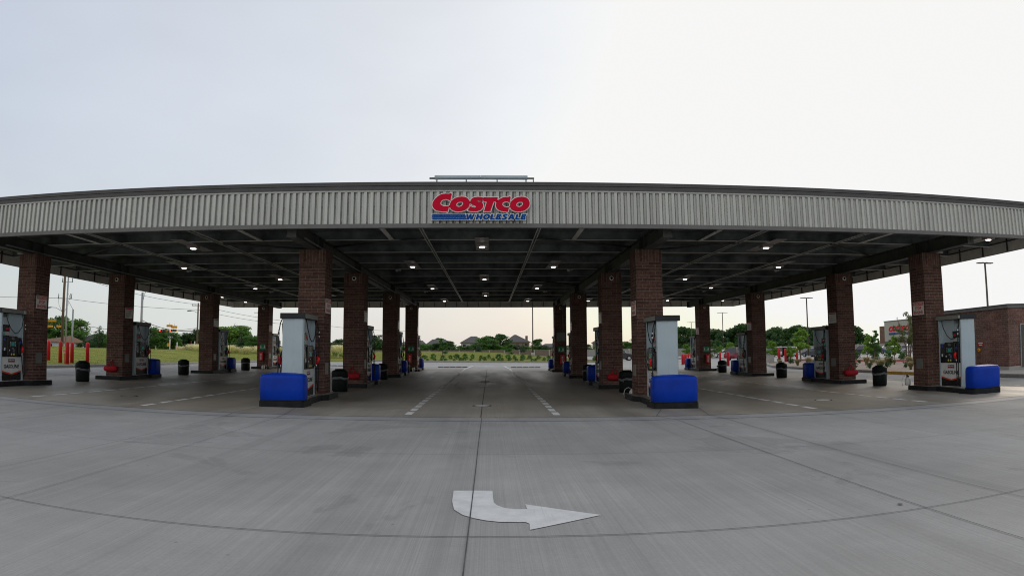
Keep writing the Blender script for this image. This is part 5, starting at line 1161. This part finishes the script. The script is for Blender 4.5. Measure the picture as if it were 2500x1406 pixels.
T('cone_a', 5.31, 100, 2.61, .95, 1.6, 'dark conifer in front of the pyramid roofed house')
ORD = ['first', 'second', 'third', 'fourth', 'fifth', 'sixth', 'seventh', 'eighth', 'ninth', 'tenth', 'eleventh', 'twelfth', 'thirteenth', 'fourteenth', 'fifteenth', 'sixteenth', 'seventeenth', 'eighteenth', 'nineteenth', 'twentieth']
def place_word(k, n):
    return 'the %s from the left' % ORD[k] if k < (n+1)//2 else 'the %s from the right' % ORD[n-1-k] if n-1-k else 'the rightmost'
G1 = 'trees in front of the houses beyond the grass'
mids = [(-39.5, 150, 3.6), (-36.2, 150, 4.1), (-33, 152, 3.9), (-30.0, 150, 4.4), (-27.8, 150, 5.1), (-25.6, 150, 3.6), (-22.5, 154, 2.7), (-19.4, 150, 2.8), (-16.4, 150, 3.0), (-13.7, 152, 2.9), (-11.6, 150, 3.4), (-9.3, 155, 2.1), (-7.2, 150, 2.4), (-5.2, 152, 2.5), (-3.2, 155, 2.3), (-1.3, 150, 4.5), (.5, 152, 2.7), (2.0, 150, 2.5),
        (4.3, 150, 2.4), (6.4, 152, 2.6), (8.6, 150, 2.3), (11.0, 155, 2.4), (13.0, 150, 2.5), (17.2, 150, 2.6), (19.4, 150, 2.4), (21.5, 150, 2.9), (24.0, 152, 2.6), (27.5, 150, 3.1), (30.5, 152, 3.5), (33.5, 150, 3.2), (36.5, 150, 4.2)]
for q, (x, y, zt) in enumerate(mids):
    T(('broad_b', 'broad_a', 'broad_b')[q % 3], x, y, zt, .35, 1.35, 'round green tree between garden wall and houses, %s' % place_word(q, len(mids)), G1)
for x, y, zt, lab in ((-.2, 190, 5.6, 'taller dark tree behind the belt, right of the hip roofed house'), (3.3, 190, 6.2, 'tallest blue green tree between the two middle houses'), (14.6, 190, 4.6, 'round dark tree right of the light pole in the middle view'), (-19.5, 245, 6.0, 'tree top showing over the low brown grey roof'), (-12.3, 190, 4.1, 'small tree between the brown grey and hip roofed houses')):
    T('broad_c', x, y, zt, .4, 1.0, lab)
# left side
GL = 'bushy trees along the street at the left'
for x, y, zt, key, w, lab in ((-92.5, 120, 7.6, 'broad_b', 1.15, 'large green tree behind the tall wooden pole at the left'), (-88.3, 121, 7.0, 'broad_b', 1.1, 'large green tree just right of the tall wooden pole'), (-96.5, 120, 6.2, 'broad_a', .9, 'green tree left of the tall wooden pole, behind the signals'),
                        (-86.0, 118, 3.8, 'broad_a', 1.1, 'dark low tree right of the grey street lamp'), (-68.2, 100, 5.3, 'cone_b', 2.3, 'tall feathery tree left of the second row far left column'), (-70.6, 104, 3.9, 'broad_b', .9, 'low tree above the dark grey roof at the left'), (-65.5, 100, 4.2, 'broad_b', .9, 'tree beside the second row far left column'),
                        (-54.2, 95, 4.7, 'broad_b', 1.0, 'feathery grey green tree just right of the second row far left pump'), (-52.3, 95, 4.4, 'broad_b', 1.2, 'green tree left under the lit traffic signals'), (-51.0, 96, 3.0, 'broad_b', .9, 'low green tree under the lit traffic signals'),
                        (-55.2, 105, 3.7, 'broad_a', 1.0, 'dark tree right of the blue grey roof'), (-53.4, 105, 4.2, 'broad_a', 1.0, 'dark tree left of the wooden pole with cross arm'), (-51.6, 106, 4.9, 'broad_a', 1.0, 'tall dark tree behind the wooden pole with cross arm'),
                        (-53.4, 120, 6.4, 'broad_l', 1.15, 'big light green tree right of the third row far left pump'), (-51.5, 120, 6.8, 'broad_l', 1.15, 'biggest light green tree behind the pale tall grasses'), (-49.5, 121, 5.7, 'broad_l', 1.1, 'green tree at the right side of the big light green one'),
                        (-45.3, 110, 4.4, 'cone_b', 2.0, 'pointed dark tree between the third and back row far left columns'), (-43.6, 110, 3.9, 'broad_b', 1.2, 'low green tree right of the pointed dark one'), (-42.0, 111, 4.1, 'broad_b', 1.2, 'green tree touching the back row far left column'), (-39.6, 111, 3.6, 'broad_a', 1.0, 'green tree right of the back row far left column')):
    T(key, x, y, zt, 1.0, w, lab, None, 1.35)
for k in range(16):
    x = -84+k*3.1; T('broad_a' if k % 2 else 'broad_b', x*1.05, 112, 2.6+.5*math.sin(k*2.1), .9, 1.6, 'low leafy tree in the hedge behind the left grass verge, %s' % place_word(k, 16), GL, 1.35)
# right side: dark belt behind the lot, then young trees
GR = 'dark trees in the belt behind the parking lot'
tops = [(44, 5.0), (48, 5.6), (51.5, 6.1), (54.5, 7.0), (57.7, 7.0), (60.5, 6.6), (63.2, 6.6), (65.5, 5.9), (68, 6.3), (71.3, 7.7), (74, 6.9), (76.5, 6.1), (79.8, 5.8), (83.0, 6.4), (86.2, 7.1), (88.8, 7.0), (91.6, 6.8), (94.0, 6.7), (97, 6.6), (100, 6.9), (103.5, 6.6), (107, 6.8), (109.8, 6.7)]
for k, (x, zt) in enumerate(tops): T(('broad_a', 'broad_c')[k % 2], x, 170+(k % 3)*3, zt+.35, -.8, .85+.12*(k % 3), 'tall dark tree in the belt behind the parking lot, %s' % place_word(k, len(tops)), GR)
for k in range(18): T(('broad_c', 'broad_a')[k % 2], 42+k*3.5, 160+(k % 3)*2, 3.3+.8*math.sin(k*1.7), -1.6, 1.2, 'lower dark tree filling the belt behind the parking lot, %s' % place_word(k, 18), 'lower trees in the belt behind the parking lot')
T('young_b', 31.7, 60, 3.35, -.25, 1.45, 'bright green young tree beside the third row far right column and light pole')
T('young_b', 28.5, 60, 2.1, -.25, 1.3, 'small light green tree just right of the third row far right column')
T('young_b', 40.0, 100, 2.3, -.4, 1.5, 'light green young tree right of the tall pole, above the maroon car')
T('young_b', 38.2, 100, 1.8, -.4, 1.5, 'light green young tree left of the tall pole behind the trash bin')
T('young_a', 37.2, 100, 2.1, -.4, 1.4, 'darker young tree beside the back row far right column')
T('young_b', 32.3, 100, 2.2, -.4, 1.3, 'light green young tree between the front pump and the back row far right pump')
T('young_b', 33.6, 101, 1.9, -.4, 1.3, 'smaller light green tree left of the back row far right pump')
T('young_b', 21.2, 100, 2.0, -.3, 1.2, 'light green young tree between the second row and front row centre right columns')
T('young_b', 36.75, 55.5, 2.5, -.3, 1.0, 'yellow green young tree left of the darker one, before the store')
T('young_a', 37.6, 55.5, 2.8, -.3, 1.05, 'darker full young tree between the second row column and the store sign')
T('young_a', 38.2, 55.9, 2.0, -.3, .9, 'dark young tree at the right of the full one, before the parked cars')
T('open_a', 36.1, 48.0, 4.15, -.3, 1.0, 'tall open crape myrtle in front of the store sign')
T('open_a', 37.2, 48.6, 3.6, -.3, .75, 'second open crape myrtle close beside the front row far right column')
T('young_b', 35.3, 49.0, 2.2, -.3, 1.0, 'small yellow green tree in front of the parked white cars')
T('young_a', 53.3, 75, 1.9, -.4, 1.6, 'small dark tree below the store sign')
T('young_b', 33.6, 66, 1.5, -.3, 1.4, 'little green tree behind the dark order board')
for p in PROT.values(): remove_tree(p)

# shrubs
def plant_proto(name, lab, cat, grp, build):
    t = thing(name, lab, cat, (0, 0, -90), 0, grp); t['kind'] = 'thing'
    for nm, mb in build: mb.build(nm, t)
    prime(t); return t
def stems(n, h, w, m): 
    b = MB()
    for k in range(n): a = 2.4*k; b.tube([(0, 0, 0), (w*math.cos(a)*.5, w*math.sin(a)*.5, h*.6), (w*math.cos(a), w*math.sin(a), h)], [.02*h, .015*h, .005*h], m, 5)
    return b
def blades(n, h, w, m):
    b = MB(); V = []; F = []
    for k in range(n):
        a = rng.random()*6.28; l = h*(.6+.5*rng.random()); e = w*(.3+.9*rng.random()); c, s = math.cos(a), math.sin(a); bw = .018+.012*rng.random(); x0, y0 = rng.normal()*.08*w, rng.normal()*.08*w; i = len(V)
        for f, z in ((0, 0), (.25, .55), (.65, .9), (1, .95)): px, py = x0+c*e*f, y0+s*e*f; wd = bw*(1-f*.8); V += [(px-s*wd, py+c*wd, z*l), (px+s*wd, py-c*wd, z*l)]
        F += [(i+2*q, i+2*q+1, i+2*q+3, i+2*q+2) for q in range(3)]
    return b.add(V, F, m)
sh1 = plant_proto('shrub', 'low green shrub in the row along the back kerb', 'shrub', 'shrubs along the back kerb', [('foliage', leaf_cloud(ov('bush', 21), 320, .085, 'leafm')), ('stem', stems(4, .4, .15, 'bark'))])
sh2 = plant_proto('shrub', 'dark green shrub in the planting beds at the right', 'shrub', 'shrubs in the right planting beds', [('foliage', leaf_cloud(ov('bush', 22), 420, .07, 'leafd')), ('stem', stems(4, .4, .15, 'bark'))])
gr1 = plant_proto('ornamental_grass', 'pale ornamental grass clump in the bed on the left verge', 'grass clump', 'pale tall grasses on the left verge', [('blades', blades(420, 1.0, .75, 'straw')), ('base_leaves', leaf_cloud([(0, 0, .25, .3)], 160, .09, 'leafl'))])
gr2 = plant_proto('ornamental_grass', 'straw coloured grass tuft in the right planting bed', 'grass clump', 'dry grass tufts in the right bed', [('blades', blades(220, .6, .4, 'straw2'))])
y = 73.2
for row, (yy, n_, s_) in enumerate(((73.6, 34, .55), (76.5, 26, .8))):
    for k in range(n_):
        x = -12.5+26.0*(k+.5)/n_+random.uniform(-.25, .25); sc = s_*random.uniform(.7, 1.15); pt_ = ['left', 'left middle', 'middle', 'right middle', 'right'][min(4, int(5*k/n_))]
        dup(sh1, (x, yy+random.uniform(-.5, .5), tz(x, yy)-.03), random.uniform(0, 6), ('small shrub in the near row along the back kerb, %s part' if row == 0 else 'taller shrub in the second row behind the back kerb, %s part') % pt_, None, (sc, sc, sc*random.uniform(.7, 1.2)))
for k in range(12):
    x = 14.5+k*2.2; dup(sh1, (x+random.uniform(-.3, .3), 93.3+random.uniform(-.8, .8), gz(x)+.1), k, 'low green shrub in the far bed left of the maroon car', 'shrubs in the far bed', .8)
for k in range(30):
    x, yy = -49+(k % 10)*2.3+random.uniform(-.6, .6), 74+(k//10)*2.2+random.uniform(-.6, .6); f_ = .95
    if k % 10 < 12: dup(gr1, (x+10.5, yy, 0.55), random.uniform(0, 6), 'pale tall grass clump on the left verge, %s row, %s half' % (['nearest', 'middle', 'far'][k//10], 'left' if k % 10 < 5 else 'right'), None, random.uniform(1.05, 1.5))
pts2 = [(37.8, 66.5), (38.6, 64.0), (39.3, 61.5), (40.0, 59.2), (40.4, 57.0), (40.8, 55.0), (41.4, 53.0), (42.0, 51.0), (42.6, 49.2), (43.4, 47.5), (38.6, 68.5), (39.9, 63.0), (41.0, 60.2), (41.6, 56.5), (43.0, 52.2), (44.0, 49.6)]
for x, yy in pts2: dup(sh2, (x, yy, gz(x)+.1), random.uniform(0, 6), None, None, random.uniform(.75, 1.15))
for k in range(20):
    t_ = k/20; x = 23.6+random.uniform(-.8, 5.5)+t_*4; yy = 32+26*t_+random.uniform(-1, 1); dup(sh2, (x, min(yy, 57-abs(x-28)), gz(x)+.1), k, 'small dark green shrub in the gravel bed by the side lane', 'small shrubs in the gravel bed', random.uniform(.35, .62))
for k in range(34):
    x = 24+random.uniform(0, 10.5); yy = random.uniform(32, 54)
    if x+yy*.45 > 57: continue
    dup(gr2, (x, yy, gz(x)+.1), k, None, None, random.uniform(.6, 1.15))
for s_ in (sh1, sh2, gr1, gr2): remove_tree(s_)
# rough grass that roughens the top of the verge and the berm
b = MB(); V = []; F = []
def tufts(n, fx, fy):
    for _ in range(n):
        x, y = fx(), fy(); z = tz_fast(x, y); a = rng.random()*6.28; h = .015+.045*rng.random(); w = .015+.02*rng.random(); i = len(V); c, s = math.cos(a)*w, math.sin(a)*w; dx, dy = rng.normal()*.05, rng.normal()*.05
        V.extend([(x-c, y-s, z-.02), (x+c, y+s, z-.02), (x+dx, y+dy, z+h)]); F.append((i, i+1, i+2))
def tz_fast(x, y):
    i = int(np.searchsorted(gx_, x))-1; j = int(np.searchsorted(gy_, y))-1; u = (x-gx_[i])/(gx_[i+1]-gx_[i]); v = (y-gy_[j])/(gy_[j+1]-gy_[j])
    return float(ZZ[j, i]*(1-u)*(1-v)+ZZ[j, i+1]*u*(1-v)+ZZ[j+1, i]*(1-u)*v+ZZ[j+1, i+1]*u*v)
tufts(26000, lambda: rng.uniform(-66, -24.7), lambda: rng.uniform(34, 80)); tufts(22000, lambda: rng.uniform(-26, 14), lambda: rng.uniform(72, 95))
gm = mat('rough_grass_blades', (.17, .21, .035), .8, var=.3, vscale=.6, c2=(.32, .30, .09))
b.add(V, F, gm); tag(b.build('rough_grass'), 'short dry green grass growing on the verge and back slope', 'grass', None, 'stuff')

# ------------------------------------------------------------------ parked cars
def car_meshes(kind, col):
    m = mat('car_paint_'+kind+'_%02d' % int(col[0]*100), col, .25, .3, var=.03, coat=.6)
    L_ = 4.7; hs, hr = (1.0, 1.72) if kind == 'suv' else (.92, 1.45)
    body = MB(); prof = [(-L_/2, .35), (-L_/2-.03, .62), (-L_/2+.05, hs-.06), (-L_/2+.55, hs), (L_/2-1.3, hs-.02), (L_/2-.35, hs-.18), (L_/2, .66), (L_/2+.02, .38), (L_/2-.3, .26), (-L_/2+.3, .26)]
    n = len(prof); V = []
    for x_, ins in ((-.90, .07), (-.93, 0), (.93, 0), (.90, .07)):
        for u, z in prof: V.append((x_ if True else 0, u*(1-ins*.2), z if ins == 0 else z-(.03 if z > .8 else -.02)))
    body.add(V, [(k*n+q, k*n+(q+1) % n, (k+1)*n+(q+1) % n, (k+1)*n+q) for k in range(3) for q in range(n)]+[tuple(range(n))[::-1], tuple(range(3*n, 4*n))], m)
    a0, a1, a2, a3 = (-2.1, -1.75, .35, 1.15) if kind == 'suv' else (-1.75, -1.15, .3, 1.15)
    cab = MB(); w0, w1 = .90, .70
    C8 = [(-w0, a0, hs-.04), (w0, a0, hs-.04), (w0, a3, hs-.04), (-w0, a3, hs-.04), (-w1, a1, hr-.05), (w1, a1, hr-.05), (w1, a2, hr-.05), (-w1, a2, hr-.05)]
    cab.add(C8, [(0, 1, 5, 4), (1, 2, 6, 5), (2, 3, 7, 6), (3, 0, 4, 7)], 'glass')
    body.add([(-w1-.03, a1-.06, hr-.05), (w1+.03, a1-.06, hr-.05), (w1+.03, a2+.06, hr-.05), (-w1-.03, a2+.06, hr-.05), (-w1+.08, a1+.05, hr), (w1-.08, a1+.05, hr), (w1-.08, a2-.1, hr), (-w1+.08, a2-.1, hr)], [(0, 1, 5, 4), (1, 2, 6, 5), (2, 3, 7, 6), (3, 0, 4, 7), (4, 5, 6, 7), (3, 2, 1, 0)], m)
    for s in (-1, 1):
        for p, q in (((a0, hs-.05), (a1, hr-.05)), ((-.65, hs-.05), (-.60, hr-.05)), ((a3, hs-.05), (a2, hr-.05))): body.tube([(s*(w0+.005), p[0], p[1]), (s*(w1+.01), q[0], q[1])], .035, m, 5)
    return body, cab, m
def car(x, y, rz, kind, col, lab):
    t = thing('parked_car', lab, 'car', (x, y, gz(x)-.01), rz); body, cab, m = car_meshes(kind, col); body.build('body', t); cab.build('windows', t)
    for sx in (-1, 1):
        for sy in (-1.42, 1.42):
            w = MB().tube([(sx*.72, sy, .33), (sx*.95, sy, .33)], .335, 'tyre', 18).build('wheel', t); MB().tube([(sx*.951, sy, .33), (sx*.965, sy, .33)], .2, 'steel', 12).build('rim', w)
        MB().bbox(sx*.78-.12, sx*.78+.12, 2.20, 2.36, .62, .76, 'sign', .02).build('headlight', t); MB().bbox(sx*.80-.10, sx*.80+.10, -2.38, -2.28, .70, .92, 'signr', .02).build('tail_light', t)
car(33.4, 79.8, R(-62), 'suv', (.16, .012, .03), 'maroon car parked behind the red bollards left of the third row far right column')
car(17.6, 84.6, R(-95), 'suv', (.03, .035, .045), 'dark car partly hidden behind the second row centre right column')
car(50.2, 105.0, R(8), 'suv', (.5, .5, .5), 'white pickup like car just right of the third row far right column')
car(47.6, 106.5, R(5), 'sedan', (.30, .31, .33), 'grey car right beside the third row far right column')
car(52.4, 104.0, R(8), 'suv', (.62, .62, .62), 'white car left of the dark order board')
car(53.6, 96.5, R(12), 'sedan', (.05, .06, .08), 'dark blue car right of the tall red bollards')
car(55.6, 97.6, R(12), 'suv', (.20, .20, .20), 'grey car behind the light pole at the right')
car(57.6, 96.8, R(10), 'suv', (.60, .60, .58), 'white minivan just left of the second row far right pump')
car(70.6, 108.0, R(25), 'suv', (.02, .024, .03), 'black car in the lot right of the second row far right column')
car(77.2, 117.0, R(20), 'suv', (.22, .02, .02), 'dark red car in the far row below the brick wing of the store')
car(79.9, 116.0, R(20), 'sedan', (.05, .14, .32), 'blue car in the far row below the store')
car(82.6, 116.0, R(20), 'sedan', (.62, .62, .62), 'silver sedan right of the blue car in the far row')
car(85.2, 115.5, R(20), 'suv', (.68, .68, .68), 'white SUV in the far row in front of the store')
car(87.9, 114.8, R(20), 'suv', (.02, .02, .02), 'black SUV between two white cars in the far row')
car(90.6, 114.2, R(20), 'sedan', (.60, .62, .63), 'white sedan right of the black SUV in the far row')
car(93.2, 113.2, R(20), 'suv', (.68, .68, .68), 'tall white SUV behind the crape myrtle trunks')
car(39.5, 100.5, R(80), 'sedan', (.65, .65, .65), 'white car low behind the back row far right column')
